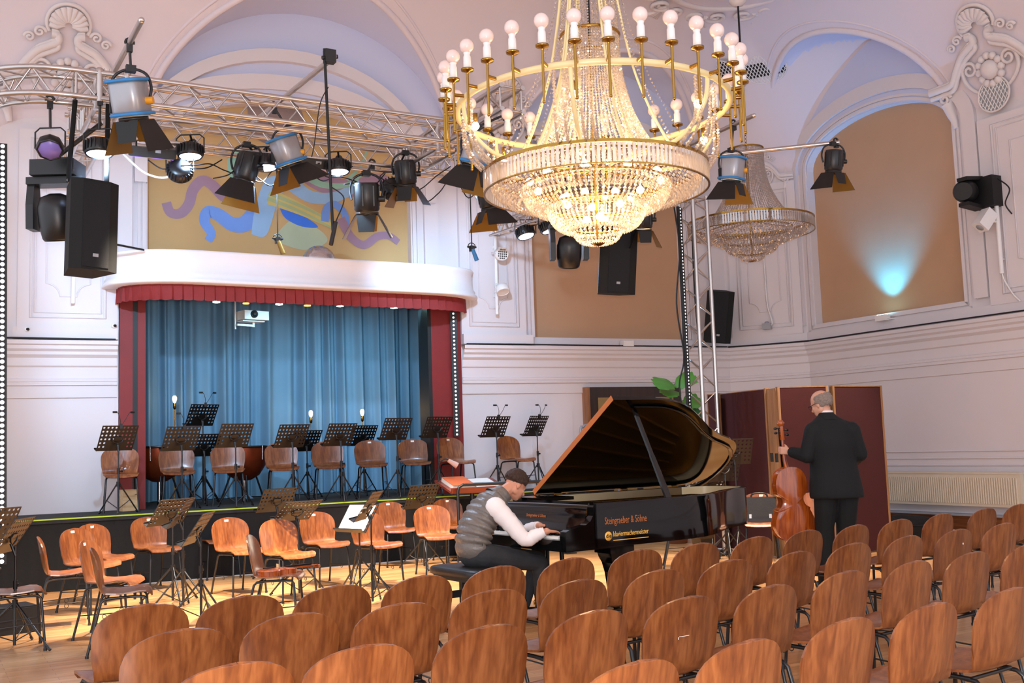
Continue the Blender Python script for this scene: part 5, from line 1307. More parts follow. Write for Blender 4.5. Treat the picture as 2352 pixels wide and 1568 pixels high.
def mover(P, label, s=1.0, rz=0, pitch=.5, upright=False, top=None, back=None):
    r = thing('moving_head_lamp', label, 'stage lamp', P, rz)
    R = Euler((pitch, 0, 0)).to_matrix()
    m = MB(); m.lathe([(.04, .2), (.12, .17), (.15, .08), (.15, -.06), (.13, -.17), (.115, -.19), (.105, -.17)], 24, (0, 0, 0), R); m.xform(Matrix.Scale(s, 4)); m.build('lamp_head', dark_metal, r)
    m = MB(); m.lathe([(0, -.165), (.108, -.17)], 24, (0, 0, 0), R); m.xform(Matrix.Scale(s, 4)); m.build('lens', grey_pl, r)
    for sx in (-1, 1):
        m = MB(); m.prism([(-.07, -.1), (.07, -.1), (.08, .1), (.05, .3), (-.05, .3), (-.08, .1)], lambda a, b, h: V((h, a, b))*s, sx*.17, sx*.23); m.build('yoke_arm', dark_metal, r)
    m = MB(); m.box(V((0, 0, .30))*s, (.46*s, .16*s, .06*s)); m.box(V((0, 0, .40))*s, (.36*s, .26*s, .13*s)); m.build('base', dark_metal, r)
    m = MB()
    if top is not None: m.tube(V((0, 0, .46*s)), V((0, 0, top)), .02, 8)
    if back is not None: m.tube(V((0, 0, .4*s)), V(back), .03, 8)
    m.box(V((0, 0, .48*s)), (.2*s, .06*s, .05*s)); m.build('mount', dark_metal, r)
    return r
P = onY(132, 500, YF+.6); mover(P, 'large black moving head lamp behind the left loudspeaker', 1.15, -.5, .25, top=.56)
mm_ = MB(); mm_.tube(P+V((0, 0, .6)), V((XA, P.y, ZT-.13)), .022, 8); mm_.build('support_arm', dark_metal, bpy.data.objects['moving_head_lamp'], world=True)
ty = lambda X: YB+(TWY-YB)*((X-XB-.3)/(TWX-.4-XB))-.12
P = onY(1307, 578, 11.0); P = onY(1307, 578, ty(P.x)); mover(P, 'black moving head lamp hanging under the chandelier with blue sheen', 1.05, -.4, .35, top=ZT-.06-P.z)
u, z = WR.px(2245, 440, .35); P = WR.at(u, z, .38); r = thing('moving_head_lamp', 'black moving head lamp mounted sideways high on the right wall', 'stage lamp', P)
m = MB(); R = Matrix((-WR.n, WR.d, V((0, 0, 1)))).transposed()
hd = (WR.n*.7-WR.d*.0+V((0, -.3, -.1))).normalized(); Rh = hd.to_track_quat('-Z', 'Y').to_matrix()
m.lathe([(.05, .16), (.14, .12), (.16, 0), (.15, -.12), (.12, -.17)], 20, P+V((0, .15, .03)), Rh); m.build('lamp_head', black_m, r, world=True)
m = MB(); m.box(P+WR.n*-.22, (.2, .34, .42), R); m.build('base', black_m, r, world=True)
for s_ in (-1, 1): m = MB(); m.box(P+V((-.0, .08, s_*.19)), (.34, .16, .05), R @ Euler((0, -.1*s_, 0)).to_matrix()); m.build('yoke_arm', black_m, r, world=True)
m = MB(); m.tube(P-WR.n*.3, P-WR.n*.37, .03, 8); m.path(smooth([tuple(P+V((.2, -.2, .15))), tuple(P+V((.22, -.35, -.02))), tuple(P+V((.25, -.25, -.2))), tuple(P+V((.3, -.3, -.35)))]), .01, 5); m.build('cable_loop', black_m, r, world=True)
u, z = WR.px(2262, 505, .3); P = WR.at(u, z, .3); r = thing('security_camera', 'white boxy camera housing on a pipe below the wall mounted lamp', 'camera', P)
Rc = V((-.6, .15, -.75)).to_track_quat('-Z', 'Y').to_matrix(); m = MB(); m.box(P, (.17, .17, .28), Rc); m.build('housing', white_pl, r, world=True)
m = MB(); m.lathe([(0, -.145), (.055, -.142), (.055, -.135)], 16, P, Rc); m.build('lens', grey_pl, r, world=True)
u2, z2 = WR.px(2296, 510, .1); m = MB(); m.tube(P, WR.at(u2, z2, .14), .018, 8); m.tube(WR.at(u2, z2+.5, .14), WR.at(u2-.0, 3.6, .14), .03, 10); m.tube(WR.at(u2, 4.6, .14), WR.at(u2, 4.6, .0), .015, 6); m.tube(WR.at(u2, 3.8, .14), WR.at(u2, 3.8, .0), .015, 6); m.build('mounting_pipe', white_pl, r, world=True)
cable('wall_cable', [WR.at(u2, 3.62, .14), WR.at(u2+.02, 3.5, .12), WR.at(u2+.12, 3.3, .1), WR.at(u2+.2, 3.2, .08)], .012, white_pl, 'white cable hanging out of the pipe on the right wall')
u, z = WC.px(1757, 640, .08); cable('wall_cable', [WC.at(u-.02, 5.2, .07), WC.at(u, 4.4, .075), WC.at(u+.01, 3.75, .07), WC.at(u+.06, 3.55, .1), WC.at(u+.08, 3.4, .1), WC.at(u-.02, 3.33, .09)], .014, white_pl, 'white cable running down the corner panel to a small box')
P = WC.at(u+.0, 3.36, .12); m = MB(); m.box((0, 0, 0), (.14, .1, .1), Matrix((WC.d, -WC.n, V((0, 0, 1)))).transposed()); m.sphere((0, 0, .05), .04, 8, 6); o = m.build('junction_box', grey_pl); o.location = P; tag(o, 'grey junction box at the foot of the corner panel', 'box')
# ------------------------------------------------------------------ hanging microphones, mirror dome
def hmic(px0, px1, Y, label, tip):
    a, b = onY(*px0, Y), onY(*px1, Y); b.x = a.x; a.z = ZT-.13; a.y = b.y = Y-.12; r = thing('hanging_microphone', label, 'microphone', b)
    m = MB(); m.tube(a, b, .008, 6); m.build('cable', black_m, r, world=True)
    m = MB(); m.box(b, (.05, .05, .07)); m.path([b+V((.05*math.cos(t), 0, .03+.04*math.sin(t))) for t in [2*PI*i/10 for i in range(10)]], .006, 5, closed=True); m.tube(b+V((-.06, 0, .02)), b+V((.06, 0, .02)), .012, 6); m.build('shock_mount', dark_metal, r, world=True)
    m = MB(); m.tube(b+V((.0, -.02, -.01)), b+V((.05, -.03, -.15)), .022, 10, .028); m.build('capsule', tip, r, world=True)
hmic((628, 345), (623, 556), YB, 'microphone on a thin cable hanging over the white canopy', gold_l); hmic((1068, 390), (1076, 575), YB+.12, 'bluish microphone on a cable beside the pilaster lamps', blue_p)
a = pipeB[0]+V((-.02, 0, 0)); top = onY(745, 112, a.y); r = thing('microphone_pole', 'long thin black pole with a boom microphone hanging from the forward pipe', 'microphone', onY(765, 540, a.y))
bt = onY(765, 540, a.y); bt.y = a.y; m = MB(); m.tube(top, bt, .014, 8); m.build('pole', black_m, r, world=True)
m = MB(); m.box(onY(757, 130, a.y), (.1, .08, .12)); m.tube(onY(740, 133, a.y), onY(775, 130, a.y), .02, 8); m.build('pipe_clamp', dark_metal, r, world=True)
m = MB(); m.tube(bt+V((.02, -.02, .12)), bt+V((-.04, -.05, -.1)), .02, 8); m.build('microphone', dark_metal, r, world=True)
m = MB(); m.path(smooth([tuple(onY(754, 200, a.y)), tuple(onY(735, 240, a.y-.03)), tuple(onY(722, 330, a.y)), tuple(onY(716, 360, a.y))]), .005, 5); m.path(smooth([tuple(onY(762, 430, a.y)), tuple(onY(790, 455, a.y-.03)), tuple(onY(775, 500, a.y)), tuple(bt+V((0, 0, .08)))]), .006, 5); m.build('cable', black_m, r, world=True)
P = onY(732, 577, 14.0); P.z = zt-.03; mir = simple('mirror_tiles', 'C8C4C6', .12, .9, noise=.2, scale=60)
m = MB(); G = []; rr = random.Random(9)
for j in range(9):
    b = PI/2*j/8; G.append([P+V((.235*math.cos(b)*math.cos(t), .235*math.cos(b)*math.sin(t), .235*math.sin(b)))*1 for t in [2*PI*i/40 for i in range(40)]])
m.grid(G, closed_u=True, flat=True); o = m.build('mirror_ball', mir); tag(o, 'half hidden mirror ball resting on top of the white canopy', 'mirror ball')
# ------------------------------------------------------------------ diode strips
led_w = emit('diode_white', 'F4F6FF', 1.6); 
def strip(p, q, label, n, w=.07, rad=.022, each=False, face=None):
    p = V(p); q = V(q); d = (q-p).normalized(); f = face if face is not None else (EYE-(p+q)/2); f = (f-d*f.dot(d)).normalized(); s_ = d.cross(f); R = Matrix((s_, f, d)).transposed()
    r = thing('led_batten', label, 'light strip', q if q.z < p.z else p); m = MB(); m.box((p+q)/2, (w, .03, (q-p).length), R); m.build('channel', black_m, r, world=True)
    if each:
        dm = MB(); dm.lathe([(0, .006), (rad*.8, .005), (rad, 0)], 12); dd = dm.build('diode', led_w); me = dd.data; bpy.data.objects.remove(dd); Rr = f.to_track_quat('Z', 'Y').to_euler()
        for k in range(n): o = bpy.data.objects.new('diode', me); C.objects.link(o); o.parent = r; o.location = pmat(r).inverted() @ (p+(q-p)*((k+.5)/n)+f*.0155); o.rotation_euler = Rr
    else:
        m = MB(); Rf = f.to_track_quat('Z', 'Y').to_matrix()
        for k in range(n): m.lathe([(0, .006), (rad*.8, .005), (rad, 0)], 8, p+(q-p)*((k+.5)/n)+f*.0155, Rf)
        o = m.build('diodes', led_w, r, world=True); o['kind'] = 'stuff'
LY = 11.6
strip(onY(6, 330, LY), onY(4, 1296, LY), 'tall black strip of large white diodes at the edge of the stage', 73, .085, .021, True)
a = WB.at(*WB.px(1041, 716, .10), .10); b = WB.at(*WB.px(1050, 1002, .10), .10); strip(a, b, 'black strip of small white diodes on the broad red post', 32, .10, .016)
a = V((TWX-.24, TWY-.0, 4.62)); b = V((TWX-.24, TWY-.0, 1.15)); strip(a, b, 'long black strip of tiny white diodes along the truss tower', 78, .15, .012, face=V((.55, -.8, 0)))
cable('tower_cable', [(TWX-.36, TWY-.05, 4.6), (TWX-.33, TWY-.08, 4.0), (TWX-.40, TWY-.05, 3.3), (TWX-.32, TWY-.05, 2.6), (TWX-.42, TWY-.05, 2.2), (TWX-.34, TWY-.05, 1.6)], .011, black_m, 'thin black cable looping down the left side of the tower')
cable('tower_cable', [(TWX-.02, TWY, 4.7), (TWX-.03, TWY+.02, 3.5), (TWX+.0, TWY, 2.4), (TWX-.02, TWY, 1.2), (TWX, TWY, .1)], .012, black_m, 'black power cable inside the truss tower')
# loose cables in the rig
rc = random.Random(11); names = ['behind the violet light bar', 'between the front and back truss', 'under the sideways spotlight', 'near the microphone pole', 'beside the switched off led lamp', 'by the chandelier end of the rig', 'over the back truss bracket', 'below the black spotlights', 'around the cross truss']
for i, nm in enumerate(names):
    x0 = 340+i*75; pts = []
    for k in range(6): pts.append(onY(x0+k*34, 318+rc.uniform(-8, 25)+x0*.075+(22 if 0 < k < 5 else 0)+rc.uniform(0, 30), YB-.2+rc.uniform(-.1, .2)))
    cable('rig_cable', pts, .007, black_m, 'thin black cable sagging '+nm, group='rig cables')
cable('rig_cable', [onY(268, 335, YB-.2), onY(290, 360, YB), onY(330, 395, YB+.1), onY(370, 408, YB), onY(400, 402, YB-.1)], .012, white_pl, 'white cable drooping below the violet light bar')
cable('rig_cable', [onY(250, 558, 13.5), onY(290, 566, 13.6), onY(330, 574, 13.8)], .014, black_m, 'black cable from the loudspeaker to the canopy top')
# ------------------------------------------------------------------ chandeliers
mt, nt, b = nmat('crystal')
b.inputs['Base Color'].default_value = (.95, .9, .86, 1); b.inputs['Roughness'].default_value = .04; b.inputs['Metallic'].default_value = .0; b.inputs['Specular IOR Level'].default_value = 1.0
tr = N(nt, 'ShaderNodeBsdfTransparent'); tl = N(nt, 'ShaderNodeBsdfTranslucent'); tl.inputs[0].default_value = (.8, .72, .66, 1); gl = N(nt, 'ShaderNodeBsdfGlossy', Roughness=.06)
nzc = N(nt, 'ShaderNodeTexNoise', Scale=90.0)
mA = N(nt, 'ShaderNodeMixShader'); mA.inputs[0].default_value = .5; mB = N(nt, 'ShaderNodeMixShader'); mB.inputs[0].default_value = .32
nt.links.new(tl.outputs[0], mA.inputs[1]); nt.links.new(gl.outputs[0], mA.inputs[2]); nt.links.new(mA.outputs[0], mB.inputs[1]); nt.links.new(tr.outputs[0], mB.inputs[2])
nt.links.new(mB.outputs[0], nt.nodes['Material Output'].inputs[0]); crystal = mt
def bead(m, c, r, h=1.25):
    c = V(c); a = crng.uniform(0, 1.5); ca, sa = math.cos(a)*r, math.sin(a)*r
    m.add([c+V((0, 0, r*h)), c+V((ca, sa, 0)), c+V((-sa, ca, 0)), c+V((-ca, -sa, 0)), c+V((sa, -ca, 0)), c-V((0, 0, r*h))], [(0, 1, 2), (0, 2, 3), (0, 3, 4), (0, 4, 1), (5, 2, 1), (5, 3, 2), (5, 4, 3), (5, 1, 4)], True)
crng = random.Random(21)
def ringpath(r, z, n=72): return [V((r*math.cos(2*PI*i/n), r*math.sin(2*PI*i/n), z)) for i in range(n)]
def bowl(root):
    """crystal bowl; local z = 0 is the rim plane"""
    m = MB(); G = [ringpath(.835, .0, 96), ringpath(.85, .0, 96), ringpath(.85, .022, 96), ringpath(.835, .022, 96), ringpath(.835, 0, 96)]; m.grid(G, closed_u=True, flat=True); m.build('brass_rim', brass, root)
    m = MB()
    for k in range(150):
        a = 2*PI*k/150; m.box((.843*math.cos(a), .843*math.sin(a), -.07), (.010, .021, .135), (0, 0, a))
    o = m.build('rim_prisms', crystal, root); o['kind'] = 'stuff'
    m = MB(); G = [ringpath(.835, -.14, 96), ringpath(.85, -.14, 96), ringpath(.85, -.148, 96), ringpath(.835, -.148, 96), ringpath(.835, -.14, 96)]; m.grid(G, closed_u=True, flat=True); m.build('lower_band', brass, root)
    tiers = [(.80, .56, -.02, .20, 105, 12), (.56, .375, -.10, .20, 82, 11), (.375, .19, -.25, .19, 56, 11), (.19, .06, -.42, .12, 30, 7)]
    for r0, r1, z0, dz, n, k in tiers:
        m = MB(); m.path(ringpath(r0, z0, 60), .009, 6, closed=True); m.build('tier_ring', brass, root)
        m = MB()
        for i in range(n):
            a = 2*PI*i/n
            for j in range(k):
                t = PI/2*(j+.5)/k; r = r1+(r0-r1)*math.cos(t)**.8; z = z0-dz*math.sin(t)**1.1; bead(m, (r*math.cos(a), r*math.sin(a), z), .0125 if r0 > .3 else .010)
            if r0 > .7:
                for j in range(3): r = .81-.03*j; bead(m, (r*math.cos(a), r*math.sin(a), -.03-.01*j), .012)
        o = m.build('tier_crystals', crystal, root); o['kind'] = 'stuff'
    m = MB(); m.lathe([(0, -.56), (.035, -.55), (.06, -.535), (.055, -.52), (0, -.52)], 18); m.build('bottom_finial', brass, root)
    # tent of strands
    m = MB()
    for i in range(76):
        a = 2*PI*i/76
        for j in range(46):
            t = j/45; r = .22+.30*t**2.6; z = 1.07-.99*t; bead(m, (r*math.cos(a), r*math.sin(a), z), .0105)
    o = m.build('tent_strands', crystal, root); o['kind'] = 'stuff'
    m = MB(); m.path(ringpath(.225, 1.07, 40), .012, 6, closed=True); m.build('crown_ring', brass, root)
    m = MB()
    for i in range(8): a = 2*PI*i/8; m.tube((.05*math.cos(a), .05*math.sin(a), .02), (.84*math.cos(a), .84*math.sin(a), .0), .008, 5)
    m.tube((0, 0, -.5), (0, 0, 1.07), .012, 8); m.build('inner_frame', brass, root)
DCH = 8.0; cpt = EYE+ray(1367, 398)*(DCH/F); CZ = cpt.z
ch1 = thing('crystal_chandelier', 'large lit crystal chandelier with a ring of white globe bulbs', 'chandelier', (cpt.x, cpt.y, CZ))
bowl(ch1)
RZ = .49; RB = 1.03
m = MB(); m.path(ringpath(RB, RZ, 96), .024, 10, closed=True); m.build('cream_ring', cream_en, ch1)
glob = simple('opal_globe', 'E6CFC8', .12, noise=.02, coat=.6); NB = 32
gm = MB(); gm.sphere((0, 0, .285), .052, 16, 12); g_o = gm.build('globe_bulb', glob); GM = g_o.data; bpy.data.objects.remove(g_o)
sm = MB(); sm.lathe([(.026, .235), (.022, .225), (.022, .215), (.027, .205), (.028, .12), (0, .12)], 14); s_o = sm.build('candle_sleeve', white_pl); SM = s_o.data; bpy.data.objects.remove(s_o)
bm_ = MB(); bm_.lathe([(.028, .122), (.046, .118), (.044, .105), (.012, .095), (.010, .08)], 14); bm_.tube((0, 0, .1), (0, 0, -.27), .0095, 8); bm_.sphere((0, 0, -.27), .012, 8, 6); bm_.tube((0, 0, .0), (-.075, 0, .0), .014, 8); b_o = bm_.build('brass_stem', brass); BM = b_o.data; bpy.data.objects.remove(b_o)
for k in range(NB):
    a = 2*PI*(k+.5)/NB; R_ = RB+.095
    st_ = bpy.data.objects.new('brass_stem', BM); C.objects.link(st_); st_.parent = ch1; st_.location = (R_*math.cos(a), R_*math.sin(a), RZ); st_.rotation_euler = (0, 0, a)
    for nm, dt in (('candle_sleeve', SM), ('globe_bulb', GM)): o = bpy.data.objects.new(nm, dt); C.objects.link(o); o.parent = st_
# suspension rods and long strands
for k in range(6):
    a = 2*PI*(k+.3)/6
    for da in (-.06, .06):
        pts = smooth([(.10*math.cos(a+da), .10*math.sin(a+da), 2.3), (.26*math.cos(a+da*.6), .26*math.sin(a+da*.6), 1.1), (.40*math.cos(a+da*.6), .40*math.sin(a+da*.6), .55), (.62*math.cos(a+da), .62*math.sin(a+da), .1), (.80*math.cos(a+da), .80*math.sin(a+da), .02)])
        m = MB(); m.path(pts, .0095, 6); m.build('cream_rod', cream_en, ch1)
m = MB()
for i in range(40):
    a = 2*PI*i/40
    for j in range(60): t = j/59; r = .13+.09*t; bead(m, (r*math.cos(a), r*math.sin(a), 2.4-1.33*t), .008)
for k in range(12):
    a = 2*PI*(k+.5)/12
    for j in range(70): t = j/69; r = .18+.55*t**2.2; bead(m, (r*math.cos(a), r*math.sin(a), 2.2-2.1*t), .008)
o = m.build('long_strands', crystal, ch1); o['kind'] = 'stuff'
# arms with swags between bowl and ring
bulb_on = emit('chandelier_bulb', 'FFD8A0', 30)
for k in range(6):
    a = 2*PI*(k+.3)/6+PI/6; D = V((math.cos(a), math.sin(a), 0)); T_ = V((-math.sin(a), math.cos(a), 0))
    arm = thing_part = MB(); arm.path(smooth([tuple(D*.55+V((0, 0, .05))), tuple(D*.8+V((0, 0, .12))), tuple(D*.98+V((0, 0, .3))), tuple(D*1.02+V((0, 0, RZ)))]), .016, 8); ao = arm.build('cream_arm', cream_en, ch1)
    m = MB(); m.lathe([(0, .05), (.018, .045), (.018, -.02), (0, -.03)], 10, D*.93+V((0, 0, .36))); m.build('bulb_socket', brass, ao)
    m = MB(); m.sphere(D*.93+V((0, 0, .31)), .03, 12, 8); m.build('lit_bulb', bulb_on, ao)
    m = MB()
    for s_ in (-.13, -.06, .06, .13):
        for j in range(26): t = j/25; P = D*(.86+.13*t+.05*math.sin(PI*t))+T_*s_*(1-.1*t)+V((0, 0, .02+.44*t-.06*math.sin(PI*t))); bead(m, P, .015)
    o = m.build('crystal_swag', crystal, ao); o['kind'] = 'stuff'
# lit bulbs inside the bowl
for r_, z_, n in ((.5, -.06, 10), (.26, -.2, 7), (.08, -.35, 3)):
    for k in range(n): a = 2*PI*k/n+.2; m = MB(); m.sphere((r_*math.cos(a), r_*math.sin(a), z_), .03, 10, 8); m.build('lit_bulb', bulb_on, ch1)
light('chandelier_glow', 'POINT', (cpt.x, cpt.y, CZ-.12), 46, (1, .66, .36), .3)
light('chandelier_glow', 'POINT', (cpt.x, cpt.y, CZ+.35), 9, (1, .7, .42), .15)
m = MB(); m.tube((0, 0, 1.07), (0, 0, ZC-CZ-.3), .012, 8); m.build('suspension_cable', black_m, ch1)
m = MB(); m.lathe([(.16, 2.4), (.13, 2.36), (.12, 2.42), (.02, 2.5)], 24); m.build('top_crown', brass, ch1)
m = MB(); m.lathe([(.0, ZC-CZ-.32), (.1, ZC-CZ-.3), (.16, ZC-CZ-.2), (.1, ZC-CZ-.1), (.2, ZC-CZ)], 20); m.build('ceiling_boss', stucco, ch1)
# second chandelier
bp = onz(1695, 12, 7.72); C2Z = onplane(1739, 522, bp, FWD).z
ch2 = thing('crystal_chandelier', 'unlit crystal chandelier hanging on a chain before the corner wall', 'chandelier', (bp.x, bp.y, C2Z)); 
for c in list(ch1.children):
    if c.name.split('.')[0] in ('brass_rim', 'rim_prisms', 'lower_band', 'tier_ring', 'tier_crystals', 'bottom_finial', 'tent_strands', 'crown_ring', 'inner_frame'):
        o = c.copy(); C.objects.link(o); o.parent = ch2; o.scale = (1.04, 1.04, 1.0)
m = MB(); top = 7.72-C2Z
m.tube((0, 0, top-1.0), (0, 0, top), .014, 8); m.build('black_cord', black_m, ch2)
m = MB()
nlk = int((top-1.0-1.07)/.05)
for i in range(nlk):
    z = 1.07+.05*i; a = (i % 2)*PI/2; m.path([V((.016*math.cos(t)*math.cos(a), .016*math.cos(t)*math.sin(a), z+.025+.03*math.sin(t))) for t in [2*PI*k/8 for k in range(8)]], .005, 4, closed=True)
m.tube((0, 0, 0), (0, 0, 1.1), .016, 8)
o = m.build('brass_chain', brass, ch2); o['kind'] = 'stuff'
m = MB(); m.lathe([(0, .0), (.05, 0), (.05, .22), (0, .22)], 16, (0, 0, top-1.2)); m.build('cord_cover', white_pl, ch2)
m = MB(); m.lathe([(0, top-.02), (.08, top), (.13, top+.06), (.12, top+.12), (.22, top+.2), (.3, ZC-C2Z)], 24); m.build('ceiling_boss', stucco, ch2)
# rosette on the ceiling
ros = thing('ceiling_rosette', 'round stucco rosette with scrolls around the farther chandelier', 'ceiling ornament', (bp.x, bp.y, ZC-.02))
for r_, w_ in ((.42, .05), (.62, .03), (.98, .06)): m = MB(); m.path(ringpath(r_, .0, 64), w_, 8, closed=True, sx=1, sy=.6); m.build('moulding_ring', stucco, ros)
def scroll(m, o, ux, uy, nn, s, turns=1.6, r=.03, flip=1, n=36):
    pts = []; rs = []
    for i in range(n):
        t = i/(n-1); a = turns*2*PI*t; rad = s*(1-.82*t); pts.append(o+ux*(flip*(rad*math.cos(a)-s))+uy*(rad*math.sin(a))+nn*r*.5); rs.append(r*(1-.35*t))
    m.path(pts, rs, 7)
for k in range(10):
    a = 2*PI*k/10; D = V((math.cos(a), math.sin(a), 0)); T_ = V((-math.sin(a), math.cos(a), 0)); o_ = V((bp.x, bp.y, ZC-.04))+D*1.2
    m = MB(); scroll(m, o_, T_, D, V((0, 0, -1)), .17, 1.5, .035); m.build('scroll', stucco, ros, world=True)
    m = MB(); scroll(m, o_, T_, D, V((0, 0, -1)), .17, 1.5, .035, -1); m.build('scroll', stucco, ros, world=True)
    m = MB()
    for j in range(-2, 3): m.path([o_+D*.1, o_+D*.28+T_*(.05*j)+V((0, 0, -.04)), o_+D*(.42-.03*abs(j))+T_*.1*j], [.02, .035, .01], 6)
    m.build('leaf_fan', stucco, ros, world=True)
# ------------------------------------------------------------------ stucco cartouches on the cove
def surf(wl):
    tab = []; v = 0; z = 5.0; t = 0
    while z < 5.8: tab.append((v, t, z)); z += .02; v += .02
    for i in range(1, 200):
        zz_ = 5.8+(ZC-5.8)*math.sin(PI/2*i/200); tt = cove_t(zz_); v += math.hypot(zz_-tab[-1][2], tt-tab[-1][1]); tab.append((v, tt, zz_))
    def S(u, v_, h=0):
        for k in range(len(tab)-1):
            if tab[k+1][0] >= v_: break
        a, b_ = tab[k], tab[k+1]; f = (v_-a[0])/max(1e-6, b_[0]-a[0]); t_ = a[1]+(b_[1]-a[1])*f; z_ = a[2]+(b_[2]-a[2])*f
        dt, dz = b_[1]-a[1], b_[2]-a[2]; L = math.hypot(dt, dz); return wl.at(u, z_-h*dt/L, t_+h*dz/L)
    return S
def cartouche(wl, u0, v0, s, label, W=1.0):
    S_ = surf(wl); S = lambda x, y, h=0: S_(u0+x*s*W, v0+y*s, h*s)
    r = thing('stucco_cartouche', label, 'wall ornament', S(0, 0))
    # broken pediment cornice
    for sx in (-1, 1):
        pl = smooth([(sx*1.0, -.12), (sx*.82, -.12), (sx*.62, -.1), (sx*.5, .06), (sx*.36, .22), (sx*.22, .30), (sx*.12, .36), (sx*.13, .44), (sx*.2, .45)])
        for off, rr_ in ((0, .055), (-.09, .035), (.05, .025)): m = MB(); m.path([S(x, y+off, .05) for x, y in pl], rr_*s, 7); m.build('cornice_moulding', stucco, r, world=True)
        def sc(cx, cy, rad, turns, flip, rr_, nm='scroll'):
            pts = []; rs = []
            for i in range(34):
                t = i/33; a = turns*2*PI*t; q = rad*(1-.8*t); pts.append(S(cx+flip*q*math.cos(a), cy+q*math.sin(a), .04+.03*t)); rs.append(rr_*s*(1-.4*t))
            m = MB(); m.path(pts, rs, 6); m.build(nm, stucco, r, world=True)
        sc(sx*.30, .0, .12, 1.5, sx, .03); sc(sx*.34, .46, .07, 1.4, -sx, .025); sc(sx*.46, .38, .06, 1.4, sx, .025); sc(sx*.78, -.27, .09, 1.5, -sx, .03)
        pl = smooth([(sx*.42, .02), (sx*.41, -.14), (sx*.30, -.3), (sx*.12, -.42)]); m = MB(); m.path([S(x, y, .04) for x, y in pl], [(.035-.0008*i)*s for i in range(len(pl))], 6); m.build('shield_edge', stucco, r, world=True)
        pl = smooth([(sx*.78, -.35), (sx*.74, -.5), (sx*.70, -.62), (sx*.68, -.75)]); m = MB(); m.path([S(x, y, .03) for x, y in pl], [(.09-.003*i)*s for i in range(len(pl))], 6); m.build('console_leaf', stucco, r, world=True)
    # shell
    m = MB()
    for k in range(11):
        a = PI*(k+.5)/11*1.2-PI*.1; m.path([S(.05*math.cos(a), .58+.05*math.sin(a), .05), S(.14*math.cos(a), .58+.14*math.sin(a), .09), S(.22*math.cos(a), .60+.22*math.sin(a), .05)], [.02*s, .035*s, .042*s], 6)
    m.build('shell', stucco, r, world=True)
    m = MB(); m.path([S(.26*math.cos(a), .6+.26*math.sin(a), .03) for a in [PI*1.3*i/24-PI*.15 for i in range(25)]], .028*s, 6); m.build('shell_rim', stucco, r, world=True)
    m = MB(); c = S(0, -.05, .05); 
    for k in range(12): a = 2*PI*k/12; m.sphere(S(.17*math.cos(a), -.08+.2*math.sin(a), .05), .055*s, 8, 6)
    m.sphere(S(0, -.08, .03), .14*s, 14, 10); m.build('boss', stucco, r, world=True)
    return r
uL = WB.px(150, 120)[0]; cartouche(WB, uL+.02, 1.65, 1.0, 'ornate white stucco cartouche above the left pilaster')
cartouche(WB, WB.px(1150, 230)[0]-.05, 1.6, .85, 'ornate white stucco cartouche half hidden by the globe bulbs')
cartouche(WC, WC.L/2, 1.0, .6, 'small stucco cartouche on the corner wall by the oval grilles')
cartouche(WR, yc(9.0), 1.55, 1.0, 'ornate white stucco cartouche over the pale round grille')
# ------------------------------------------------------------------ folding screen
burg = simple('burgundy_felt', '3A0508', .95, noise=.12, scale=6, bump=.15, bscale=200); tanw = wood('tan_edge_wood', '7E5630', '8C623A', '9A7046', .6, .6, 'Z', 0)
scr = thing('folding_screen', 'burgundy felt folding screen with tan wooden edges behind the cellist', 'screen', onz(1782, 890, 2.12)*1-V((0, 0, 2.12)))
def spanel(p0, p1, zh):
    a = onz(p0[0], p0[1], zh); b_ = onz(p1[0], p1[1], zh); a.z = b_.z = 0; d = (b_-a).normalized(); L = (b_-a).length; n_ = V((d.y, -d.x, 0)); R = Matrix((d, n_, V((0, 0, 1)))).transposed(); c = (a+b_)/2
    m = MB(); m.box(c+V((0, 0, zh/2+.01)), (L, .05, zh-.02), R); pn_ = m.build('panel', burg, scr, world=True)
    for e, s_ in ((a, 1), (b_, -1)):
        m = MB(); m.box(e+d*s_*.015+V((0, 0, zh/2+.01)), (.03, .062, zh), R); m.build('edge_post', tanw, pn_, world=True)
    m = MB(); m.box(c+V((0, 0, zh)), (L, .056, .01), R); m.build('top_rail', tanw, pn_, world=True)
    return a, b_, d, n_
ZSC = 2.12
A0 = spanel((1628, 907), (1648, 904), ZSC)
A1 = spanel((1656, 905), (1762, 893), ZSC); A2 = spanel((1783, 890), (1899, 887), ZSC); A3 = spanel((1908, 887), (2021, 887), ZSC)
for i, (x, y) in enumerate(((1773, 1050), (1784, 1051))):
    P = onplane(x, y, A2[0]-FWD*.08, FWD); m = MB(); m.box(P, (.035, .02, .11)); m.build('handle_recess', black_m, scr, world=True)
# tan hinge boards filling the gap between the two middle panels
a, b_ = A1[1], A2[0]; d = (b_-a); L = d.length; c = (a+b_)/2; d.normalize(); m = MB(); m.box(c+V((0, 0, ZSC/2)), (L, .03, ZSC-.01), Matrix((d, V((d.y, -d.x, 0)), V((0, 0, 1)))).transposed()); m.build('hinge_board', tanw, scr, world=True)
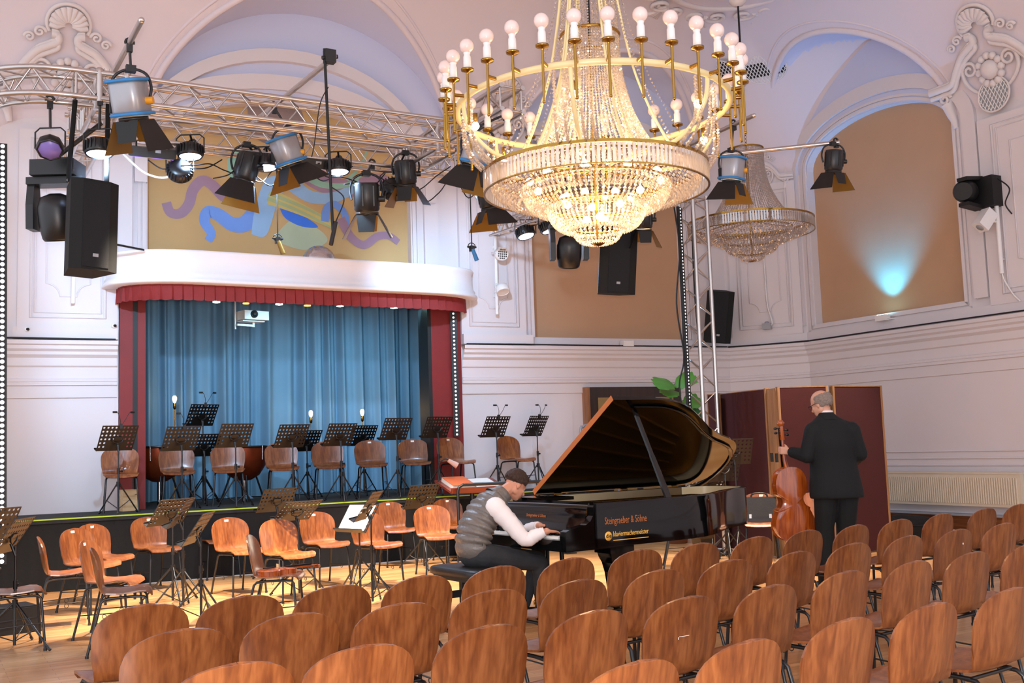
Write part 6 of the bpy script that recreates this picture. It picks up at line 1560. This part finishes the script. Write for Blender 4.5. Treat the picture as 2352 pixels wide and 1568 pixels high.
# ------------------------------------------------------------------ radiator
rad_m = simple('radiator_cream', 'D8CBB4', .4, noise=.04); ya, yb = WR.px(2025, 1120, .12)[0], WR.px(2346, 1120, .12)[0]; z0r, z1r = .46, .905
rad = thing('radiator', 'long cream panel radiator under the right wall moulding', 'radiator', WR.at((ya+yb)/2, z0r, .1)); Rw = Matrix((WR.d, -WR.n, V((0, 0, 1)))).transposed()
m = MB(); m.box(WR.at((ya+yb)/2, (z0r+z1r)/2, .09), (yb-ya, .08, z1r-z0r), Rw); m.build('panel', rad_m, rad, world=True)
m = MB(); n = 62
for k in range(n):
    u = ya+.04+(yb-ya-.08)*(k+.5)/n; m.tube(WR.at(u, z0r+.04, .135), WR.at(u, z1r-.05, .135), .013, 6)
o = m.build('ribs', rad_m, rad, world=True); o['kind'] = 'stuff'
m = MB(); m.box(WR.at((ya+yb)/2, z1r+.012, .09), (yb-ya+.01, .10, .022), Rw); m.build('top_grille', rad_m, rad, world=True)
for u in (ya+.2, yb-.2): m = MB(); m.box(WR.at(u, (z0r+z1r)/2, .03), (.05, .06, .3), Rw); m.build('wall_bracket', rad_m, rad, world=True)
# ------------------------------------------------------------------ briefcase, cases, violin
S = pmat(case_chair) @ V((0, -.03, .447)); fr = (pmat(case_chair).to_3x3() @ V((0, 1, 0))); sdv = (pmat(case_chair).to_3x3() @ V((1, 0, 0)))
R = Matrix((sdv, fr, V((0, 0, 1)))).transposed()
bag = thing('briefcase', 'black leather briefcase standing on a plywood chair', 'briefcase', S)
m = MB(); m.box(S+V((0, 0, .165)), (.42, .15, .32), R, .93); m.build('body', leather, bag, world=True)
m = MB(); m.box(S+fr*.079+V((0, 0, .21)), (.40, .012, .24), R); m.build('flap', leather, bag, world=True)
m = MB(); m.path(smooth([tuple(S+sdv*-.1+V((0, 0, .325))), tuple(S+sdv*-.07+V((0, 0, .37))), tuple(S+sdv*.07+V((0, 0, .37))), tuple(S+sdv*.1+V((0, 0, .325)))]), .011, 7); m.build('handle', leather, bag, world=True)
for s_ in (-.12, .12): m = MB(); m.box(S+fr*.087+sdv*s_+V((0, 0, .1)), (.03, .006, .05), R); m.build('buckle', chrome, bag, world=True)
P = onz(2045, 1238, 0); P = V((P.x, P.y, 0)); casef = simple('case_fabric', '17120F', .9, noise=.25, bump=.25, bscale=60)
case = thing('instrument_case', 'soft black instrument case lying on the floor before the radiator', 'case', P)
pl = smooth([(-.70, -.12), (-.66, .2), (-.4, .3), (0, .26), (.35, .32), (.62, .3), (.72, .1), (.70, -.2), (.4, -.32), (0, -.27), (-.4, -.3), (-.70, -.12)], 4)[:-1]
rtc = (V((RIGHT.x, RIGHT.y, 0))*.95+V((FWD.x, FWD.y, 0))*-.25).normalized(); fwc = V((-rtc.y, rtc.x, 0))
m = MB(); G = []
for z, q in ((.0, .94), (.03, 1.0), (.2, 1.0), (.25, .96), (.30, .6), (.33, .25)): G.append([P+rtc*x*q+fwc*y*q+V((0, 0, z+(.03*x if z > .1 else 0))) for x, y in pl])
m.grid(G, closed_u=True); m.add(G[-1], [tuple(range(len(pl)))]); m.build('shell', casef, case, world=True)
m = MB(); m.path([P+rtc*x*1.01+fwc*y*1.01+V((0, 0, .205+.03*x)) for x, y in pl], .008, 5, closed=True); m.build('zip', black_m, case, world=True)
m = MB(); c0 = P-rtc*.2-fwc*.2+V((0, 0, .265)); m.tube(c0, c0+rtc*.06+fwc*.06+V((0, 0, .02)), .012, 6); m.build('orange_tag', simple('orange_tag', 'D86A1A', .6), case, world=True)
m = MB(); c0 = P+rtc*.72+V((0, 0, .12)); m.tube(c0, c0+rtc*.18, .008, 6); m.build('metal_spike', chrome, case, world=True)
P2 = onz(1965, 1232, 0); m = MB(); m.box((0, 0, .09), (.5, .25, .18), None, .9); m.box((0, 0, .185), (.3, .04, .012)); o = m.build('equipment_bag', casef); o.location = (P2.x, P2.y, 0); o.rotation_euler = (0, 0, -.4); tag(o, 'low dark bag on the floor beside the standing man', 'bag')
P3 = onz(12, 1452, 0); m = MB(); m.box((0, 0, .11), (.5, .4, .22), None, .95); m.box((0, 0, .225), (.44, .34, .012)); o = m.build('equipment_case', black_m); o.location = (P3.x, P3.y, 0); o.rotation_euler = (0, 0, .2); tag(o, 'black case on the floor under the cut off orchestra chair', 'case')
# violin on its chair
M = pmat(violin_chair); VS = M @ V((.0, .02, .452)); vfr = (M.to_3x3() @ V((0, 1, 0))); vsd = (M.to_3x3() @ V((1, 0, 0))); va = (vfr*.75-vsd*.65).normalized(); vb = V((0, 0, 1)).cross(va)
vio = thing('violin', 'glossy orange brown violin lying on an orchestra chair', 'violin', VS); vk = .47
VP = lambda a, h, t: VS+(vb*a+va*(h-.38)+V((0, 0, t+.075)))*vk
I = [(a, h) for a, h in ol]
m = MB(); m.grid([[VP(a*.96, h, t) for a, h in I+[I[0]]] for t in (-.05, .05)]); m.build('ribs', varn, vio, world=True)
for t0, t1, nm in ((.05, .085, 'top_plate'), (-.05, -.07, 'back_plate')):
    m = MB(); rings = [[VP(a*q, .37+(h-.37)*q, t0+(t1-t0)*tt) for a, h in I] for q, tt in ((1, 0), (.85, .5), (.5, .9), (.2, 1))]; m.grid([r_+[r_[0]] for r_ in rings]); m.add(rings[-1], [tuple(range(len(I)))]); m.build(nm, varn, vio, world=True)
Rv = Matrix((vb, va, V((0, 0, 1)))).transposed()
m = MB(); m.box(VP(0, .82, .085), (.03, .24, .014), Rv); m.build('fingerboard', dark_w, vio, world=True)
m = MB(); m.box(VP(0, .86, .06), (.024, .2, .02), Rv); m.box(VP(0, 1.15, .04), (.022, .09, .024), Rv); m.lathe([(.006, -.014), (.013, -.008), (.013, .008), (.006, .014)], 10, VP(0, 1.27, .03), Rv @ Euler((0, PI/2, 0)).to_matrix()); m.build('neck_and_scroll', varn, vio, world=True)
for k in range(4): m = MB(); s_ = 1 if k % 2 else -1; c0 = VP(0, 1.08+.045*k, .045); m.tube(c0, c0+vb*s_*.035, .003, 5); m.sphere(c0+vb*s_*.038, .006, 6, 4); m.build('tuning_peg', dark_w, vio, world=True)
m = MB(); m.box(VP(0, .2, .1), (.03, .1, .008), Rv); m.build('tailpiece', dark_w, vio, world=True)
m = MB(); m.box(VP(0, .38, .12), (.035, .004, .03), Rv); m.build('bridge', maple, vio, world=True)
bw = cable('violin_bow', [VS+vb*.1+va*-.2+V((0, 0, .012)), VS+vb*.14+va*.05+V((0, 0, .016)), VS+vb*.17+va*.25+V((0, 0, .02))], .004, dark_w, 'thin violin bow lying on the chair beside the violin', 'bow')
# ------------------------------------------------------------------ conductor desk and rail
PB = onz(1056, 1287, 0); zr = onplane(1055, 1114, PB, FWD).z; PE = onz(1300, 1082, zr) if False else PB+(V((1.0, -.10, 0)))*2.0
pe = onplane(1300, 1080, PB+V((1.6, -.25, 0)), FWD); PE = V((pe.x, pe.y, 0)); zr2 = zr
rail = thing('conductor_rail', 'black tubular conductor rail with posts in front of the stage', 'railing', PB)
rp = smooth([(PB.x, PB.y, .01), (PB.x, PB.y, zr-.08), (PB.x+.06, PB.y, zr)], 6)
m = MB(); m.path([V((PB.x, PB.y, .0)), V((PB.x, PB.y, zr-.08)), V((PB.x+.02, PB.y, zr-.03)), V((PB.x+.08, PB.y-.005, zr))], .02, 10); m.build('post', dark_metal, rail, world=True)
m = MB(); m.path([V((PE.x, PE.y, .0)), V((PE.x, PE.y, zr-.08)), V((PE.x-.02, PE.y, zr-.03)), V((PE.x-.08, PE.y+.005, zr))], .02, 10); m.build('post', dark_metal, rail, world=True)
m = MB(); m.tube(V((PB.x+.08, PB.y-.005, zr)), V((PE.x-.08, PE.y+.005, zr)), .024, 10); m.build('top_rail', dark_metal, rail, world=True)
for p in (PB, PE): m = MB(); m.box(V((p.x, p.y, .006)), (.16, .16, .012)); m.build('foot_plate', dark_metal, rail, world=True)
DB = PB+V((.38, .32, 0)); dz = zr-.03; desk = thing('conductor_desk', 'red brown wooden conductor desk behind the black rail', 'desk', DB)
redw = wood('red_brown_wood', '5A1E12', '7A2C18', '8E3A20', .4, .8, 'X', 0)
Rd = Euler((.28, 0, 0)).to_matrix(); m = MB(); m.box(DB+V((0, 0, dz)), (.9, .55, .03), Rd); m.box(DB+Rd @ V((0, -.27, .03))+V((0, 0, dz)), (.9, .02, .07), Rd); m.build('tray', redw, desk, world=True)
m = MB(); m.tube(DB+V((0, 0, .02)), DB+V((0, 0, dz-.02)), .03, 10); m.build('column', dark_metal, desk, world=True)
m = MB(); m.box(DB+V((0, 0, .015)), (.5, .5, .03)); m.build('base', dark_metal, desk, world=True)
orange = simple('orange_cover', 'D8622A', .6)
for nm, x, w_, mt_, lb, h in (('score_book', -.22, .34, orange, 'thick orange covered score lying on the conductor desk', .06), ('score_pages', .16, .36, paper, 'open white score pages on the conductor desk', .02)):
    r = thing(nm, lb, 'book', DB+V((x, 0, dz+.05))); m = MB(); m.box(DB+Rd @ V((x, .0, .017+h/2))+V((0, 0, dz)), (w_-.01, .38, h), Rd); m.build('page_block', paper, r, world=True)
    m = MB(); m.box(DB+Rd @ V((x, .0, .018+h))+V((0, 0, dz)), (w_, .39, .004), Rd); m.build('cover', mt_, r, world=True)
lp = DB+V((-.40, .22, dz+.05)); r = thing('desk_lamp', 'small gooseneck reading lamp with pinkish shade above the orange score', 'lamp', lp)
m = MB(); m.path(smooth([tuple(lp), tuple(lp+V((.0, .02, .15))), tuple(lp+V((.02, .0, .28))), tuple(lp+V((.1, -.03, .33))), tuple(lp+V((.17, -.05, .29)))]), .009, 6); m.build('gooseneck', dark_metal, r, world=True)
m = MB(); m.tube(lp+V((.13, -.04, .31)), lp+V((.25, -.08, .23)), .025, 12, .045); m.build('shade', simple('pinkish_shade', 'D8B0A0', .4), r, world=True)
m = MB(); m.lathe([(.05, 0), (.05, .02), (.015, .03)], 14, lp); m.build('clamp_base', dark_metal, r, world=True)
# ------------------------------------------------------------------ timpani
cop = simple('copper_kettle', '8A3A1C', .35, .6, noise=.1); 
for x, lb in ((366, 'copper kettle drum behind the stage chairs beside the red post'), (560, 'copper kettle drum behind the stage chairs toward the middle bulb')):
    P = onY(x, 1030, 15.35); r = thing('kettle_drum', lb, 'drum', (P.x, P.y, SZ)); h = onY(x, 1024, 15.35).z-SZ
    m = MB(); m.lathe([(0, h-.5), (.1, h-.49), (.22, h-.42), (.31, h-.28), (.345, h-.12), (.35, h-.02)], 28); m.build('kettle', cop, r)
    m = MB(); m.lathe([(.345, h-.03), (.37, h-.03), (.37, h), (.345, h)], 28); m.build('hoop', dark_metal, r)
    m = MB(); m.lathe([(0, h-.008), (.345, h-.008)], 28); m.build('drum_head', paper, r)
    for k in range(6): a = 2*PI*k/6; m = MB(); m.tube((.365*math.cos(a), .365*math.sin(a), h), (.36*math.cos(a), .36*math.sin(a), h-.2), .008, 6); m.build('tension_rod', chrome, r)
    for k in range(3): a = 2*PI*k/3+.4; m = MB(); m.tube((.2*math.cos(a), .2*math.sin(a), h-.4), (.36*math.cos(a), .36*math.sin(a), .0), .014, 7); m.build('leg', dark_metal, r)
    m = MB(); m.tube((0, 0, 0.0), (0, 0, h-.49), .03, 10); m.box((0, -.2, .05), (.1, .22, .03), (.2, 0, 0)); m.build('pedal_column', chrome, r)
# wooden box by the post
ply = wood('pale_plywood', 'B99262', 'CBA678', 'D9B88C', .6, .8, 'X', 0); P = onY(294, 1150, 14.35); m = MB(); m.box((0, 0, .135), (.2, .18, .27)); 
for s_ in (-1, 1): m.box((0, s_*.092, .135), (.12, .006, .05))
o = m.build('wooden_box', ply); o.location = (P.x, P.y, SZ); o.rotation_euler = (0, 0, .2); tag(o, 'pale plywood box on stage at the foot of the red post', 'box')
# ------------------------------------------------------------------ door in the back wall, flush white door
dark_w2 = wood('dark_door_wood', '1E100A', '26150D', '301B11', .5, .8, 'Z', 0); tan_p = simple('door_tan_panel', '8F7A50', .9, noise=.1, scale=20, bump=.2, bscale=150)
u0d, u1d = WB.px(1348, 1000)[0], WB.px(1348, 1000)[0]+1.75; zt_d = WB.px(1450, 889)[1]
Rb = Matrix((WB.d, -WB.n, V((0, 0, 1)))).transposed()
m = MB(); m.box(WB.at((u0d+u1d)/2, zt_d/2, .06), (u1d-u0d, .12, zt_d), Rb); dr = m.build('door_1', dark_w2); dr['kind'] = 'structure'
m = MB(); m.box(WB.at(u0d-.03, zt_d/2, .075), (.06, .15, zt_d), Rb); m.build('door_post', wood('door_post_wood', '7A4A2A', '8E5C36', 'A06E46', .5, .8, 'Z', 0), dr)
for a_, b2 in ((u0d+.16, (u0d+u1d)/2-.06), ((u0d+u1d)/2+.06, u1d-.16)): m = MB(); m.box(WB.at((a_+b2)/2, zt_d/2-.02, .125), (b2-a_, .012, zt_d-.3), Rb); m.build('door_panel', tan_p, dr)
m = MB(); m.tube(WB.at((u0d+u1d)/2-.03, 1.05, .14), WB.at((u0d+u1d)/2-.03, 1.05, .2), .012); m.tube(WB.at((u0d+u1d)/2-.03, 1.05, .19), WB.at((u0d+u1d)/2-.15, 1.05, .19), .011); m.build('door_handle', chrome, dr)
ua, ub = WB.px(1222, 1000)[0], WB.px(1316, 1000)[0]; ztf = WB.px(1270, 940)[1]
m = MB(); m.box(WB.at((ua+ub)/2, (SZ+ztf)/2, .008), (ub-ua, .016, ztf-SZ), Rb); d2 = m.build('door_2', plaster); d2['kind'] = 'structure'
m = MB(); m.sphere(WB.at(ub-.08, 1.25, .03), .022, 10, 8); m.build('door_knob', dark_metal, d2)
# handrail at the stage end
HX = SX1-.06; h0 = V((HX, SY+.35, 0)); r = thing('stair_handrail', 'grey tubular handrail at the end of the stage', 'handrail', (HX, SY+.35, SZ)); hz = onY(1345, 976, SY+.3).z
greyt = simple('grey_rail_paint', '9A9AA0', .35, .3); xx = onY(1334, 1000, SY+.3).x
m = MB(); m.path(smooth([(xx, SY+.3, SZ), (xx, SY+.3, hz-.12), (xx+.04, SY+.3, hz-.03), (xx+.12, SY+.3, hz), (xx+.22, SY+.28, hz-.05), (xx+.6, SY+.2, hz-.45)]), .022, 10); m.build('tube', greyt, r, world=True)
m = MB(); m.tube(V((xx+.6, SY+.2, hz-.45)), V((xx+.6, SY+.2, .0)), .022, 10); m.build('lower_post', greyt, r, world=True)
# ------------------------------------------------------------------ climbing plant by the tower
leafm = simple('monstera_leaf', '4E8A2E', .4, noise=.3, scale=8, spec=.6); leafd = simple('dark_leaf', '2C5A30', .45, noise=.3, scale=8); potm = simple('terracotta_pot', '8A5A40', .7)
PX = onY(1545, 1000, 12.6); pl_r = thing('potted_plant', 'tall potted plant with large split green leaves behind the piano lid', 'plant', (PX.x, PX.y, 0))
m = MB(); m.lathe([(0, 0), (.14, 0), (.2, .3), (.21, .32), (.185, .32), (.18, .28), (0, .28)], 24); m.build('pot', potm, pl_r)
m = MB(); m.path([V((0, 0, .28)), V((.02, 0, 1.0)), V((-.02, 0, 1.8)), V((0, 0, 2.25))], .018, 7); m.build('stem', leafd, pl_r)
def leaf(P0, P1, s, nrm, mat):
    P0 = V(P0); P1 = V(P1); m = MB(); m.path([P0, (P0+P1)/2+V((0, 0, .04)), P1], .006, 5); lf_p = m.build('leaf_stalk', leafd, pl_r, world=True)
    d = (P1-P0); d = (d*V((1, 1, .3))).normalized() if d.length else V((1, 0, 0)); d = (d+V((0, 0, -.6))).normalized(); sd_ = d.cross(V(nrm)).normalized(); G = []; n2_ = sd_.cross(d)
    half_ = [(0.0, .02), (.06, .30), (.2, .46), (.4, .5), (.6, .42), (.8, .27), (.93, .12), (1.0, .01)]
    half_ = smooth(half_, 3)
    for t, w_ in half_:
        notch = 1-.22*max(0, math.sin(t*22)); G.append([P1+(d*(t-.1)+sd_*(w_*u*(notch if abs(u) > .6 else 1))+n2_*(-.12*abs(u)*w_-.15*t*t))*s for u in (-1, -.6, 0, .6, 1)])
    m = MB(); m.gridsolid(G, .003); m.build('leaf', mat, pl_r, world=True)
B0 = lambda z: V((PX.x, PX.y, z))
for (x, y, s, z, mat) in ((1530, 872, .40, 2.1, leafm), (1558, 868, .36, 2.15, leafm), (1540, 895, .34, 2.0, leafm), (1528, 935, .36, 1.75, leafd), (1550, 925, .40, 1.8, leafm), (1545, 955, .50, 1.6, leafd), (1570, 945, .36, 1.7, leafd), (1520, 960, .3, 1.5, leafd), (1575, 915, .3, 1.9, leafm)):
    P1 = onY(x, y, 12.45); leaf(B0(z), P1, s, (-FWD.x, -FWD.y, .5), mat)
# small wall box and cable on the tan panel ledge
